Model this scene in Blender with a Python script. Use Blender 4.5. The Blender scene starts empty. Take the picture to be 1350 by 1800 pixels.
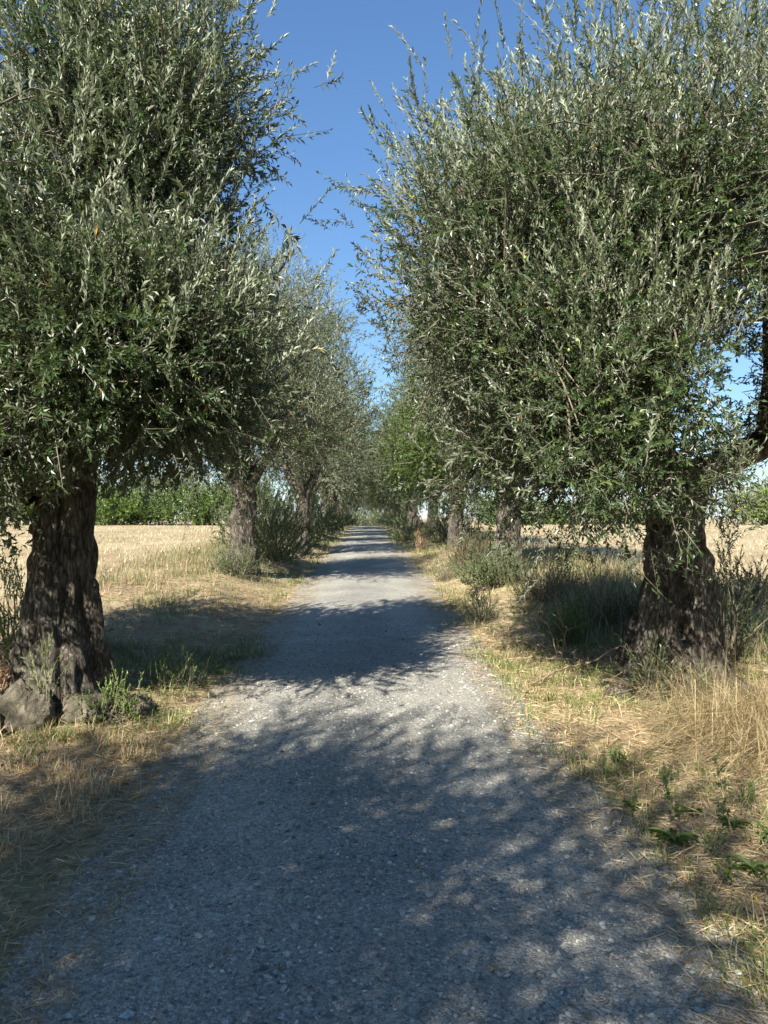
import bpy, math, time
import numpy as np
from mathutils import Vector, Euler

T0 = time.time()
C = bpy.context.scene
COL = C.collection
R = math.radians

# ------------------------------------------------------------------ camera, sky, sun, exposure
SUN_EL, SUN_AZ = R(40), R(206)            # azimuth clockwise from +Y (the lane runs along +Y)
cam_d = bpy.data.cameras.new('camera')
cam = bpy.data.objects.new('camera', cam_d)
COL.objects.link(cam)
cam_d.sensor_fit = 'VERTICAL'
cam_d.sensor_height = 24.0
cam_d.lens = 24.0 * 1300 / 1800
cam_d.clip_start = 0.05
cam_d.clip_end = 6000
cam.location = (0, 0, 1.6)
cam.rotation_euler = Euler((R(90.35), 0, -R(1.32)), 'XYZ')
C.camera = cam

world = bpy.data.worlds.new('World')
C.world = world
world.use_nodes = True
wn = world.node_tree.nodes
wl = world.node_tree.links
wn.clear()
sky = wn.new('ShaderNodeTexSky')
sky.sky_type = 'NISHITA'
sky.sun_disc = False
sky.sun_elevation = SUN_EL
sky.sun_rotation = SUN_AZ
sky.altitude = 200
sky.air_density = 1.0
sky.dust_density = 0.2
sky.ozone_density = 10.0
bg = wn.new('ShaderNodeBackground')
bg.inputs['Strength'].default_value = 0.108
wo = wn.new('ShaderNodeOutputWorld')
sc1 = wn.new('ShaderNodeVectorMath')
sc1.operation = 'MULTIPLY_ADD'
sc1.inputs[1].default_value = (0.09, 0.09, 0.09)
sc1.inputs[2].default_value = (1, 1, 1)
dv = wn.new('ShaderNodeVectorMath')
dv.operation = 'DIVIDE'
wl.new(sky.outputs[0], sc1.inputs[0])
wl.new(sky.outputs[0], dv.inputs[0])
wl.new(sc1.outputs[0], dv.inputs[1])
wl.new(dv.outputs[0], bg.inputs[0])
wl.new(bg.outputs[0], wo.inputs[0])

sun_d = bpy.data.lights.new('sun', 'SUN')
sun_d.energy = 5.0
sun_d.angle = R(0.53)
sun_d.color = (1.0, 0.94, 0.85)
sun = bpy.data.objects.new('sun', sun_d)
COL.objects.link(sun)
SUN_DIR = Vector((math.sin(SUN_AZ) * math.cos(SUN_EL), math.cos(SUN_AZ) * math.cos(SUN_EL), math.sin(SUN_EL)))
sun.rotation_euler = SUN_DIR.to_track_quat('Z', 'Y').to_euler()
sun.location = (-12, -24, 30)

C.view_settings.view_transform = 'Standard'
C.view_settings.look = 'None'
C.view_settings.exposure = 1.35
C.view_settings.gamma = 1.0
C.view_settings.use_curve_mapping = False
C.render.engine = 'CYCLES'
C.cycles.max_bounces = 6
C.cycles.diffuse_bounces = 3
C.cycles.glossy_bounces = 2
C.cycles.transmission_bounces = 3
C.cycles.caustics_reflective = False
C.cycles.caustics_refractive = False

# ------------------------------------------------------------------ numpy helpers
def nrm(v):
    return v / np.maximum(np.linalg.norm(v, axis=-1, keepdims=True), 1e-9)

def _hash(ix, iy, iz, seed):
    h = (ix * 374761393 + iy * 668265263 + iz * 2147483647 + seed * 1274126177) & 0xFFFFFFFF
    h = ((h ^ (h >> 13)) * 1274126177) & 0xFFFFFFFF
    h = ((h ^ (h >> 16)) * 2246822519) & 0xFFFFFFFF
    return ((h ^ (h >> 15)) & 0xFFFFFF) / float(0xFFFFFF)

def noise(x, y, z=0.0, seed=0):
    """value noise 0..1, vectorised"""
    x, y, z = np.broadcast_arrays(np.asarray(x, float), np.asarray(y, float), np.asarray(z, float))
    xi, yi, zi = np.floor(x).astype(np.int64), np.floor(y).astype(np.int64), np.floor(z).astype(np.int64)
    fx, fy, fz = x - xi, y - yi, z - zi
    fx, fy, fz = (f * f * (3 - 2 * f) for f in (fx, fy, fz))
    out = 0
    for a in (0, 1):
        for b in (0, 1):
            for c in (0, 1):
                w = (fx if a else 1 - fx) * (fy if b else 1 - fy) * (fz if c else 1 - fz)
                out = out + w * _hash(xi + a, yi + b, zi + c, seed)
    return out

def fbm(x, y, z=0.0, seed=0, o=3):
    s, a, t = 0, 1.0, 0
    for k in range(o):
        s = s + a * noise(np.asarray(x) * 2 ** k, np.asarray(y) * 2 ** k, np.asarray(z) * 2 ** k, seed + k)
        t += a
        a *= 0.5
    return s / t

def sstep(a, b, x):
    t = np.clip((np.asarray(x, float) - a) / (b - a), 0, 1)
    return t * t * (3 - 2 * t)

class Geo:
    """collects triangles with a colour per vertex and a material index per face"""
    def __init__(s):
        s.V, s.F, s.K, s.M, s.n = [], [], [], [], 0
    def add(s, V, F, col=None, m=0):
        V = np.asarray(V, np.float32).reshape(-1, 3)
        F = np.asarray(F, np.int32).reshape(-1, 3)
        s.V.append(V)
        s.F.append(F + s.n)
        if col is None:
            col = (0.5, 0.5, 0.5)
        k = np.ones((len(V), 4), np.float32)
        k[:, :3] = col
        s.K.append(k)
        s.M.append(np.full(len(F), m, np.int32))
        s.n += len(V)
    def build(s, name, mats, parent=None, smooth=False, loc=None):
        me = mesh_data(name, np.concatenate(s.V), np.concatenate(s.F), np.concatenate(s.K), np.concatenate(s.M), mats, smooth)
        return link(name, me, parent, loc)

def mesh_data(name, V, F, K, M, mats, smooth):
    me = bpy.data.meshes.new(name)
    me.vertices.add(len(V))
    me.vertices.foreach_set('co', np.ascontiguousarray(V, np.float32).ravel())
    k = F.shape[1]
    me.loops.add(F.size)
    me.loops.foreach_set('vertex_index', np.ascontiguousarray(F, np.int32).ravel())
    me.polygons.add(len(F))
    me.polygons.foreach_set('loop_start', np.arange(0, F.size, k, dtype=np.int32))
    if M is not None and M.max(initial=0) > 0:
        me.polygons.foreach_set('material_index', M)
    me.polygons.foreach_set('use_smooth', np.full(len(F), bool(smooth)))
    if K is not None:
        at = me.attributes.new('col', 'FLOAT_COLOR', 'POINT')
        at.data.foreach_set('color', np.ascontiguousarray(K, np.float32).ravel())
    for m in (mats if isinstance(mats, (list, tuple)) else [mats]):
        me.materials.append(m)
    me.update(calc_edges=True)
    return me

def link(name, me, parent=None, loc=None):
    o = bpy.data.objects.new(name, me)
    COL.objects.link(o)
    if parent is not None:
        o.parent = parent
    if loc is not None:
        o.location = loc
    return o

def tag(o, label=None, cat=None, group=None, kind=None):
    for k, v in (('label', label), ('category', cat), ('group', group), ('kind', kind)):
        if v:
            o[k] = v
    return o

def thing(name, label, cat, loc, rz=0, group=None):
    o = bpy.data.objects.new(name, None)
    COL.objects.link(o)
    o.location = loc
    o.rotation_euler = (0, 0, rz)
    o.empty_display_size = 0.2
    return tag(o, label, cat, group)

def copy_thing(root, loc, rz, scale, label, group=None):
    r = root.copy()
    COL.objects.link(r)
    r.location = loc
    r.rotation_euler = (0, 0, rz)
    r.scale = scale
    r['label'] = label
    if group:
        r['group'] = group
    for ch in list(root.children):
        c = ch.copy()
        COL.objects.link(c)
        c.parent = r
        for g in ch.children:
            d = g.copy()
            COL.objects.link(d)
            d.parent = c
    return r

def perp(D):
    ref = np.where(np.abs(D[..., 2:3]) < 0.9, np.array([0, 0, 1.0]), np.array([1.0, 0, 0]))
    e1 = nrm(np.cross(D, ref))
    return e1, np.cross(D, e1)

def tubes(P, rad, s=4):
    """P (N,K,3) polylines, rad (N,K): open tubes with s sides"""
    P = np.asarray(P, float)
    N, K, _ = P.shape
    rad = np.broadcast_to(rad, (N, K))
    D = nrm(np.gradient(P, axis=1)) if K > 2 else nrm(np.repeat(P[:, 1:] - P[:, :1], 2, 1))
    e1, e2 = perp(nrm(P[:, -1] - P[:, 0]))
    e1 = nrm(e1[:, None] - D * np.sum(e1[:, None] * D, -1, keepdims=True))
    e2 = np.cross(D, e1)
    a = np.arange(s) * 2 * math.pi / s
    V = P[:, :, None] + rad[:, :, None, None] * (e1[:, :, None] * np.cos(a)[:, None] + e2[:, :, None] * np.sin(a)[:, None])
    b = (np.arange(N)[:, None, None] * K + np.arange(K - 1)[None, :, None]) * s
    j = np.arange(s)[None, None]
    j2 = (j + 1) % s
    q = np.stack([b + j, b + j2, b + s + j2, b + s + j], -1).reshape(-1, 4)
    F = np.concatenate([q[:, [0, 1, 2]], q[:, [0, 2, 3]]])
    return V.reshape(-1, 3), F

def leaves(B, A, Nn, L, W, fold=0.25, curl=0.12, shape=0.45):
    """rhombic leaves folded at the midrib. B base, A axis, Nn upper face normal"""
    A = nrm(A)
    Nn = nrm(Nn - A * np.sum(Nn * A, -1, keepdims=True))
    S = np.cross(A, Nn)
    L = np.asarray(L)[:, None]
    W = np.asarray(W)[:, None]
    mid = B + A * L * shape + Nn * W * fold
    V = np.stack([B, mid + S * W * 0.5, B + A * L - Nn * L * curl, mid - S * W * 0.5], 1)
    n = len(B)
    b = np.arange(n)[:, None] * 4
    F = np.concatenate([b + np.array([0, 1, 2]), b + np.array([0, 2, 3])])
    return V.reshape(-1, 3), F

def blades(P, L, W, az, lean, curve=0.4):
    """grass blades: 5 vertices, 3 triangles each"""
    N = len(P)
    h = np.stack([np.cos(az), np.sin(az), np.zeros(N)], -1)
    up = np.array([0, 0, 1.0])
    side = np.stack([-np.sin(az), np.cos(az), np.zeros(N)], -1)
    l1 = lean
    l2 = np.clip(lean + curve, 0, 1.75)
    d1 = h * np.sin(l1)[:, None] + up * np.cos(l1)[:, None]
    d2 = h * np.sin(l2)[:, None] + up * np.cos(l2)[:, None]
    L = L[:, None]
    W = W[:, None]
    m = P + d1 * L * 0.5
    t = m + d2 * L * 0.5
    V = np.stack([P - side * W * .5, P + side * W * .5, m + side * W * .42, m - side * W * .42, t], 1)
    b = np.arange(N)[:, None] * 5
    F = np.concatenate([b + np.array([0, 1, 2]), b + np.array([0, 2, 3]), b + np.array([3, 2, 4])])
    return V.reshape(-1, 3), F

# ------------------------------------------------------------------ materials
def new_mat(name):
    m = bpy.data.materials.new(name)
    m.use_nodes = True
    nt = m.node_tree
    nt.nodes.clear()
    out = nt.nodes.new('ShaderNodeOutputMaterial')
    return m, nt, out

def N_(nt, t, **kw):
    n = nt.nodes.new(t)
    for k, v in kw.items():
        if k.startswith('i_'):
            n.inputs[k[2:].replace('_', ' ')].default_value = v
        else:
            setattr(n, k, v)
    return n

def ramp(nt, fac, stops):
    r = nt.nodes.new('ShaderNodeValToRGB')
    el = r.color_ramp.elements
    while len(el) < len(stops):
        el.new(0.5)
    for e, (p, c) in zip(el, stops):
        e.position = p
        e.color = (*c, 1)
    nt.links.new(fac, r.inputs[0])
    return r.outputs[0]

def mix_rgb(nt, fac, a, b, mode='MIX'):
    n = nt.nodes.new('ShaderNodeMix')
    n.data_type = 'RGBA'
    n.blend_type = mode
    for sock, v in ((n.inputs[0], fac), (n.inputs[6], a), (n.inputs[7], b)):
        if hasattr(v, 'links'):
            nt.links.new(v, sock)
        else:
            sock.default_value = v if isinstance(v, (int, float)) else (*v, 1)
    return n.outputs[2]

def leaf_mat(name, stops, under, rough=0.38, spec=0.5, trans=0.22, tcol=(0.25, 0.32, 0.06), young_lit=None):
    """upper and lower leaf face differ in colour, tint comes from each leaf's own attribute"""
    m, nt, out = new_mat(name)
    at = N_(nt, 'ShaderNodeAttribute', attribute_name='col')
    sep = N_(nt, 'ShaderNodeSeparateColor')
    nt.links.new(at.outputs['Color'], sep.inputs[0])
    top = ramp(nt, sep.outputs[0], stops)
    if young_lit:
        yf = N_(nt, 'ShaderNodeMath', operation='MULTIPLY')
        nt.links.new(sep.outputs[1], yf.inputs[0])
        yf.inputs[1].default_value = 0.75
        ripe = N_(nt, 'ShaderNodeMath', operation='LESS_THAN')
        nt.links.new(sep.outputs[0], ripe.inputs[0])
        ripe.inputs[1].default_value = 0.98
        yf2 = N_(nt, 'ShaderNodeMath', operation='MULTIPLY')
        nt.links.new(yf.outputs[0], yf2.inputs[0])
        nt.links.new(ripe.outputs[0], yf2.inputs[1])
        top = mix_rgb(nt, yf2.outputs[0], top, young_lit)  # pale young tips, also painting light onto the crown top
    geo = N_(nt, 'ShaderNodeNewGeometry')
    und = mix_rgb(nt, sep.outputs[1], tuple(0.30 * c for c in under), tuple(1.02 * c for c in under))  # darker undersides on low shoots paint shade into the lower crown
    yel = N_(nt, 'ShaderNodeMath', operation='GREATER_THAN')
    nt.links.new(sep.outputs[0], yel.inputs[0])
    yel.inputs[1].default_value = 0.985
    und = mix_rgb(nt, yel.outputs[0], und, top)
    base = mix_rgb(nt, geo.outputs['Backfacing'], top, und)
    p = N_(nt, 'ShaderNodeBsdfPrincipled')
    nt.links.new(base, p.inputs['Base Color'])
    rr = N_(nt, 'ShaderNodeMath', operation='MULTIPLY_ADD')
    nt.links.new(geo.outputs['Backfacing'], rr.inputs[0])
    rr.inputs[1].default_value = 0.25
    rr.inputs[2].default_value = rough
    nt.links.new(rr.outputs[0], p.inputs['Roughness'])
    p.inputs['Specular IOR Level'].default_value = spec
    t = N_(nt, 'ShaderNodeBsdfTranslucent')
    tc = mix_rgb(nt, 0.55, base, tcol)
    nt.links.new(tc, t.inputs[0])
    mx = N_(nt, 'ShaderNodeMixShader')
    mx.inputs[0].default_value = trans
    nt.links.new(p.outputs[0], mx.inputs[1])
    nt.links.new(t.outputs[0], mx.inputs[2])
    nt.links.new(mx.outputs[0], out.inputs[0])
    return m

def attr_mat(name, rough=0.8, spec=0.2, trans=0.0, grain=0.0):
    m, nt, out = new_mat(name)
    at = N_(nt, 'ShaderNodeAttribute', attribute_name='col')
    c = at.outputs['Color']
    if grain:
        tc = N_(nt, 'ShaderNodeTexCoord')
        nz = N_(nt, 'ShaderNodeTexNoise', i_Scale=grain, i_Detail=4.0)
        nt.links.new(tc.outputs['Object'], nz.inputs['Vector'])
        g = ramp(nt, nz.outputs[0], [(0.3, (0.6, 0.6, 0.6)), (0.7, (1.25, 1.25, 1.25))])
        c = mix_rgb(nt, 1.0, c, g, 'MULTIPLY')
    p = N_(nt, 'ShaderNodeBsdfPrincipled', i_Roughness=rough)
    p.inputs['Specular IOR Level'].default_value = spec
    nt.links.new(c, p.inputs['Base Color'])
    if trans:
        t = N_(nt, 'ShaderNodeBsdfTranslucent')
        nt.links.new(c, t.inputs[0])
        mx = N_(nt, 'ShaderNodeMixShader')
        mx.inputs[0].default_value = trans
        nt.links.new(p.outputs[0], mx.inputs[1])
        nt.links.new(t.outputs[0], mx.inputs[2])
        nt.links.new(mx.outputs[0], out.inputs[0])
    else:
        nt.links.new(p.outputs[0], out.inputs[0])
    return m

def rough_mat(name, cols, scale, stretch=(1, 1, 1), bump=0.5, bdist=0.02, detail=8.0, scale2=None, cols2=None, rough=0.9):
    m, nt, out = new_mat(name)
    tc = N_(nt, 'ShaderNodeTexCoord')
    mp = N_(nt, 'ShaderNodeMapping')
    mp.inputs['Scale'].default_value = stretch
    nt.links.new(tc.outputs['Object'], mp.inputs[0])
    nz = N_(nt, 'ShaderNodeTexNoise', i_Scale=scale, i_Detail=detail, i_Roughness=0.65, i_Distortion=0.4)
    nt.links.new(mp.outputs[0], nz.inputs['Vector'])
    c = ramp(nt, nz.outputs[0], cols)
    if cols2:
        n2 = N_(nt, 'ShaderNodeTexNoise', i_Scale=scale2, i_Detail=5.0, i_Roughness=0.6)
        nt.links.new(tc.outputs['Object'], n2.inputs['Vector'])
        c = mix_rgb(nt, 1.0, c, ramp(nt, n2.outputs[0], cols2), 'MULTIPLY')
    p = N_(nt, 'ShaderNodeBsdfPrincipled', i_Roughness=rough)
    p.inputs['Specular IOR Level'].default_value = 0.2
    nt.links.new(c, p.inputs['Base Color'])
    b = N_(nt, 'ShaderNodeBump', i_Strength=bump, i_Distance=bdist)
    nt.links.new(nz.outputs[0], b.inputs['Height'])
    nt.links.new(b.outputs[0], p.inputs['Normal'])
    nt.links.new(p.outputs[0], out.inputs[0])
    return m

OLIVE = leaf_mat('olive_leaf', [(0.0, (0.015, 0.036, 0.008)), (0.5, (0.031, 0.065, 0.014)), (0.93, (0.085, 0.126, 0.032)), (0.985, (0.14, 0.17, 0.04)), (0.99, (0.55, 0.30, 0.03))],
                 (0.39, 0.435, 0.30), rough=0.38, spec=0.45, trans=0.16, young_lit=(0.19, 0.225, 0.135))
GREENER = leaf_mat('green_leaf', [(0.0, (0.035, 0.07, 0.012)), (0.5, (0.065, 0.12, 0.02)), (0.97, (0.12, 0.19, 0.035)), (1.0, (0.18, 0.22, 0.05))],
                   (0.13, 0.19, 0.06), rough=0.4, trans=0.28, tcol=(0.3, 0.42, 0.05))
HEDGE = leaf_mat('hedge_leaf', [(0.0, (0.05, 0.09, 0.02)), (0.6, (0.10, 0.16, 0.035)), (1.0, (0.2, 0.25, 0.06))],
                 (0.16, 0.21, 0.09), rough=0.5, trans=0.3, tcol=(0.3, 0.4, 0.05))
WEED = leaf_mat('weed_leaf', [(0.0, (0.06, 0.12, 0.02)), (0.6, (0.12, 0.21, 0.03)), (1.0, (0.2, 0.29, 0.06))], (0.14, 0.2, 0.06), rough=0.5, trans=0.3, tcol=(0.3, 0.45, 0.04))
DRYLEAF = leaf_mat('dry_leaf', [(0.0, (0.22, 0.10, 0.04)), (0.6, (0.38, 0.19, 0.08)), (1.0, (0.5, 0.3, 0.14))],
                   (0.4, 0.24, 0.12), rough=0.7, trans=0.25, tcol=(0.5, 0.25, 0.08))
SHRUB = leaf_mat('shrub_leaf', [(0.0, (0.025, 0.045, 0.013)), (0.6, (0.055, 0.09, 0.025)), (1.0, (0.11, 0.15, 0.045))], (0.15, 0.18, 0.095), rough=0.45, trans=0.22)
STONE = rough_mat('rough_stone', [(0.25, (0.055, 0.050, 0.040)), (0.55, (0.16, 0.14, 0.11)), (0.8, (0.27, 0.245, 0.195))], 14.0, (1, 1, 1), 1.0, 0.06,
                  scale2=1.6, cols2=[(0.35, (0.7, 0.72, 0.62)), (0.65, (1.1, 1.08, 1.0))])
TWIG = rough_mat('twig_bark', [(0.3, (0.10, 0.085, 0.06)), (0.7, (0.24, 0.205, 0.15))], 20.0, (1, 1, 1), 0.3, 0.005, detail=3.0)
DEADWOOD = rough_mat('dead_wood', [(0.3, (0.17, 0.11, 0.07)), (0.7, (0.42, 0.31, 0.22))], 14.0, (1, 1, 1), 0.4, 0.006)
GRASS = attr_mat('grass_blades', 0.6, 0.25, 0.25)
STRAW = attr_mat('dry_straw', 0.65, 0.25, 0.15)
PEBBLE = attr_mat('gravel_stone', 0.75, 0.25, 0.0, grain=60.0)
FRUIT = attr_mat('green_olive', 0.3, 0.5)

def bark_mat(name):
    m, nt, out = new_mat(name)
    tc = N_(nt, 'ShaderNodeTexCoord')
    mp = N_(nt, 'ShaderNodeMapping')
    mp.inputs['Scale'].default_value = (1, 1, 0.22)
    nt.links.new(tc.outputs['Object'], mp.inputs[0])
    n1 = N_(nt, 'ShaderNodeTexNoise', i_Scale=5.0, i_Detail=6.0, i_Roughness=0.6, i_Distortion=0.6)
    n2 = N_(nt, 'ShaderNodeTexNoise', i_Scale=34.0, i_Detail=8.0, i_Roughness=0.7, i_Distortion=1.2)
    v = N_(nt, 'ShaderNodeTexVoronoi', i_Scale=30.0)
    v.feature = 'DISTANCE_TO_EDGE'
    wp = N_(nt, 'ShaderNodeVectorMath', operation='MULTIPLY_ADD')
    nt.links.new(n2.outputs['Color'], wp.inputs[0])
    wp.inputs[1].default_value = (0.05, 0.05, 0.03)
    nt.links.new(mp.outputs[0], wp.inputs[2])
    nt.links.new(mp.outputs[0], n2.inputs['Vector'])
    nt.links.new(tc.outputs['Object'], n1.inputs['Vector'])
    nt.links.new(wp.outputs[0], v.inputs['Vector'])
    c = ramp(nt, n1.outputs[0], [(0.30, (0.085, 0.074, 0.060)), (0.5, (0.155, 0.138, 0.112)), (0.68, (0.30, 0.28, 0.235))])
    c = mix_rgb(nt, 1.0, c, ramp(nt, n2.outputs[0], [(0.32, (0.40, 0.38, 0.36)), (0.5, (0.95, 0.93, 0.90)), (0.7, (1.35, 1.32, 1.25))]), 'MULTIPLY')
    c = mix_rgb(nt, 1.0, c, ramp(nt, v.outputs['Distance'], [(0.0, (0.45, 0.42, 0.40)), (0.10, (1.0, 1.0, 1.0))]), 'MULTIPLY')
    p = N_(nt, 'ShaderNodeBsdfPrincipled', i_Roughness=0.92)
    p.inputs['Specular IOR Level'].default_value = 0.15
    nt.links.new(c, p.inputs['Base Color'])
    h = N_(nt, 'ShaderNodeMath', operation='MULTIPLY_ADD')
    cl = N_(nt, 'ShaderNodeMath', operation='MINIMUM')
    nt.links.new(v.outputs['Distance'], cl.inputs[0])
    cl.inputs[1].default_value = 0.16
    nt.links.new(cl.outputs[0], h.inputs[0])
    h.inputs[1].default_value = 3.0
    nt.links.new(n2.outputs[0], h.inputs[2])
    b = N_(nt, 'ShaderNodeBump', i_Strength=1.0, i_Distance=0.035)
    nt.links.new(h.outputs[0], b.inputs['Height'])
    nt.links.new(b.outputs[0], p.inputs['Normal'])
    nt.links.new(p.outputs[0], out.inputs[0])
    return m

SCRUB = leaf_mat('scrub_leaf', [(0.0, (0.075, 0.065, 0.03)), (0.5, (0.14, 0.12, 0.055)), (1.0, (0.16, 0.19, 0.06))], (0.2, 0.18, 0.10), rough=0.6, trans=0.2, tcol=(0.3, 0.25, 0.08))
BARK = bark_mat('olive_bark')

def soil_mat(name, a, b, c, big, small):
    m, nt, out = new_mat(name)
    tc = N_(nt, 'ShaderNodeTexCoord')
    n1 = N_(nt, 'ShaderNodeTexNoise', i_Scale=big, i_Detail=6.0, i_Roughness=0.6)
    n2 = N_(nt, 'ShaderNodeTexNoise', i_Scale=small, i_Detail=8.0, i_Roughness=0.75)
    for n in (n1, n2):
        nt.links.new(tc.outputs['Object'], n.inputs['Vector'])
    col = ramp(nt, n1.outputs[0], [(0.35, a), (0.52, b), (0.68, c)])
    col = mix_rgb(nt, 1.0, col, ramp(nt, n2.outputs[0], [(0.3, (0.5, 0.48, 0.45)), (0.55, (1, 1, 1)), (0.75, (1.3, 1.28, 1.2))]), 'MULTIPLY')
    p = N_(nt, 'ShaderNodeBsdfPrincipled', i_Roughness=0.95)
    p.inputs['Specular IOR Level'].default_value = 0.1
    nt.links.new(col, p.inputs['Base Color'])
    bp = N_(nt, 'ShaderNodeBump', i_Strength=0.7, i_Distance=0.03)
    nt.links.new(n2.outputs[0], bp.inputs['Height'])
    nt.links.new(bp.outputs[0], p.inputs['Normal'])
    nt.links.new(p.outputs[0], out.inputs[0])
    return m

VERGE = soil_mat('verge_soil', (0.27, 0.205, 0.13), (0.40, 0.32, 0.20), (0.32, 0.29, 0.15), 1.1, 38.0)
FIELD = soil_mat('stubble_soil', (0.29, 0.225, 0.13), (0.37, 0.30, 0.18), (0.42, 0.355, 0.225), 0.5, 22.0)

def road_mat():
    m, nt, out = new_mat('lane_gravel')
    tc = N_(nt, 'ShaderNodeTexCoord')
    v1 = N_(nt, 'ShaderNodeTexVoronoi', i_Scale=70.0)
    v2 = N_(nt, 'ShaderNodeTexVoronoi', i_Scale=150.0)
    n1 = N_(nt, 'ShaderNodeTexNoise', i_Scale=1.3, i_Detail=6.0, i_Roughness=0.6)
    n2 = N_(nt, 'ShaderNodeTexNoise', i_Scale=45.0, i_Detail=6.0, i_Roughness=0.7)
    for n in (v1, v2, n1, n2):
        nt.links.new(tc.outputs['Object'], n.inputs['Vector'])
    s1 = N_(nt, 'ShaderNodeSeparateColor')
    nt.links.new(v1.outputs['Color'], s1.inputs[0])
    s2 = N_(nt, 'ShaderNodeSeparateColor')
    nt.links.new(v2.outputs['Color'], s2.inputs[0])
    st = [(0.0, (0.13, 0.128, 0.117)), (0.4, (0.25, 0.243, 0.22)), (0.8, (0.37, 0.36, 0.32)), (1.0, (0.47, 0.46, 0.41))]
    c = mix_rgb(nt, 0.5, ramp(nt, s1.outputs[0], st), ramp(nt, s2.outputs[0], st))
    c = mix_rgb(nt, 1.0, c, ramp(nt, n1.outputs[0], [(0.3, (0.80, 0.79, 0.77)), (0.7, (1.2, 1.19, 1.15))]), 'MULTIPLY')
    c = mix_rgb(nt, 1.0, c, ramp(nt, n2.outputs[0], [(0.3, (0.7, 0.7, 0.7)), (0.7, (1.25, 1.25, 1.25))]), 'MULTIPLY')
    sx = N_(nt, 'ShaderNodeSeparateXYZ')
    nt.links.new(tc.outputs['Object'], sx.inputs[0])
    n3 = N_(nt, 'ShaderNodeTexNoise', i_Scale=0.6, i_Detail=3.0)
    nt.links.new(tc.outputs['Object'], n3.inputs['Vector'])
    wv = N_(nt, 'ShaderNodeMath', operation='MULTIPLY_ADD')
    nt.links.new(n3.outputs[0], wv.inputs[0])
    wv.inputs[1].default_value = 0.35
    nt.links.new(sx.outputs[0], wv.inputs[2])
    ab = N_(nt, 'ShaderNodeMath', operation='ABSOLUTE')
    sb = N_(nt, 'ShaderNodeMath', operation='SUBTRACT')
    nt.links.new(wv.outputs[0], sb.inputs[0])
    sb.inputs[1].default_value = 0.17
    nt.links.new(sb.outputs[0], ab.inputs[0])
    # compacted paler wheel tracks, looser middle, dusty brown margins
    c = mix_rgb(nt, 1.0, c, ramp(nt, ab.outputs[0], [(0.0, (0.90, 0.90, 0.90)), (0.3, (0.94, 0.94, 0.93)), (0.6, (1.08, 1.07, 1.05)), (0.95, (1.0, 0.99, 0.96)), (1.0, (0.95, 0.89, 0.80))]), 'MULTIPLY')
    p = N_(nt, 'ShaderNodeBsdfPrincipled', i_Roughness=0.85)
    p.inputs['Specular IOR Level'].default_value = 0.25
    nt.links.new(c, p.inputs['Base Color'])
    h = N_(nt, 'ShaderNodeMath', operation='ADD')
    nt.links.new(v1.outputs['Distance'], h.inputs[0])
    nt.links.new(v2.outputs['Distance'], h.inputs[1])
    b = N_(nt, 'ShaderNodeBump', i_Strength=0.6, i_Distance=0.010)
    b.invert = True
    nt.links.new(h.outputs[0], b.inputs['Height'])
    nt.links.new(b.outputs[0], p.inputs['Normal'])
    nt.links.new(p.outputs[0], out.inputs[0])
    return m

ROAD = road_mat()

# ------------------------------------------------------------------ terrain: one grid split into lane, verges and fields
def lane_z(Y):
    return np.interp(Y, [-60, 6, 9, 14, 19, 30, 50, 80, 105, 150, 300, 3000], [0, 0, 0.015, 0.10, 0.21, 0.38, 0.47, 0.52, 0.25, -1.2, -3.5, -3.5])

def edge_left(Y):
    return -1.36 + 0.10 * sstep(7, 2, Y) - 0.08 * sstep(8, 16, Y) + 0.22 * (fbm(np.asarray(Y) * 0.9, 3.1, seed=11) - 0.5) * sstep(-2, 1, Y)

def edge_right(Y):
    return 1.36 + 0.03 * sstep(7, 2, Y) + 0.08 * sstep(8, 16, Y) + 0.22 * (fbm(np.asarray(Y) * 0.9, 7.7, seed=12) - 0.5)

def ground_z(X, Y):
    X = np.asarray(X, float)
    Y = np.asarray(Y, float)
    d = np.abs(X) - 1.4
    rise = 0.05 + 0.30 * sstep(7.5, 13.5, Y) + 0.05 * sstep(1.0, 3.0, d)
    z = lane_z(Y) + rise * sstep(0.0, 1.5, d)
    crown = np.where(d < 0, 0.03 * (1 - (X / 1.4) ** 2), 0)
    rough = (fbm(X * 1.7, Y * 1.7, seed=5) - 0.5) * 0.13 * sstep(0.0, 0.9, d) + (fbm(X * 0.5, Y * 0.5, seed=9) - 0.5) * 0.025
    far = sstep(90, 400, np.hypot(X, Y)) * 0.4
    return z + crown + rough * (1 - sstep(60, 120, np.abs(Y))) - far

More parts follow.
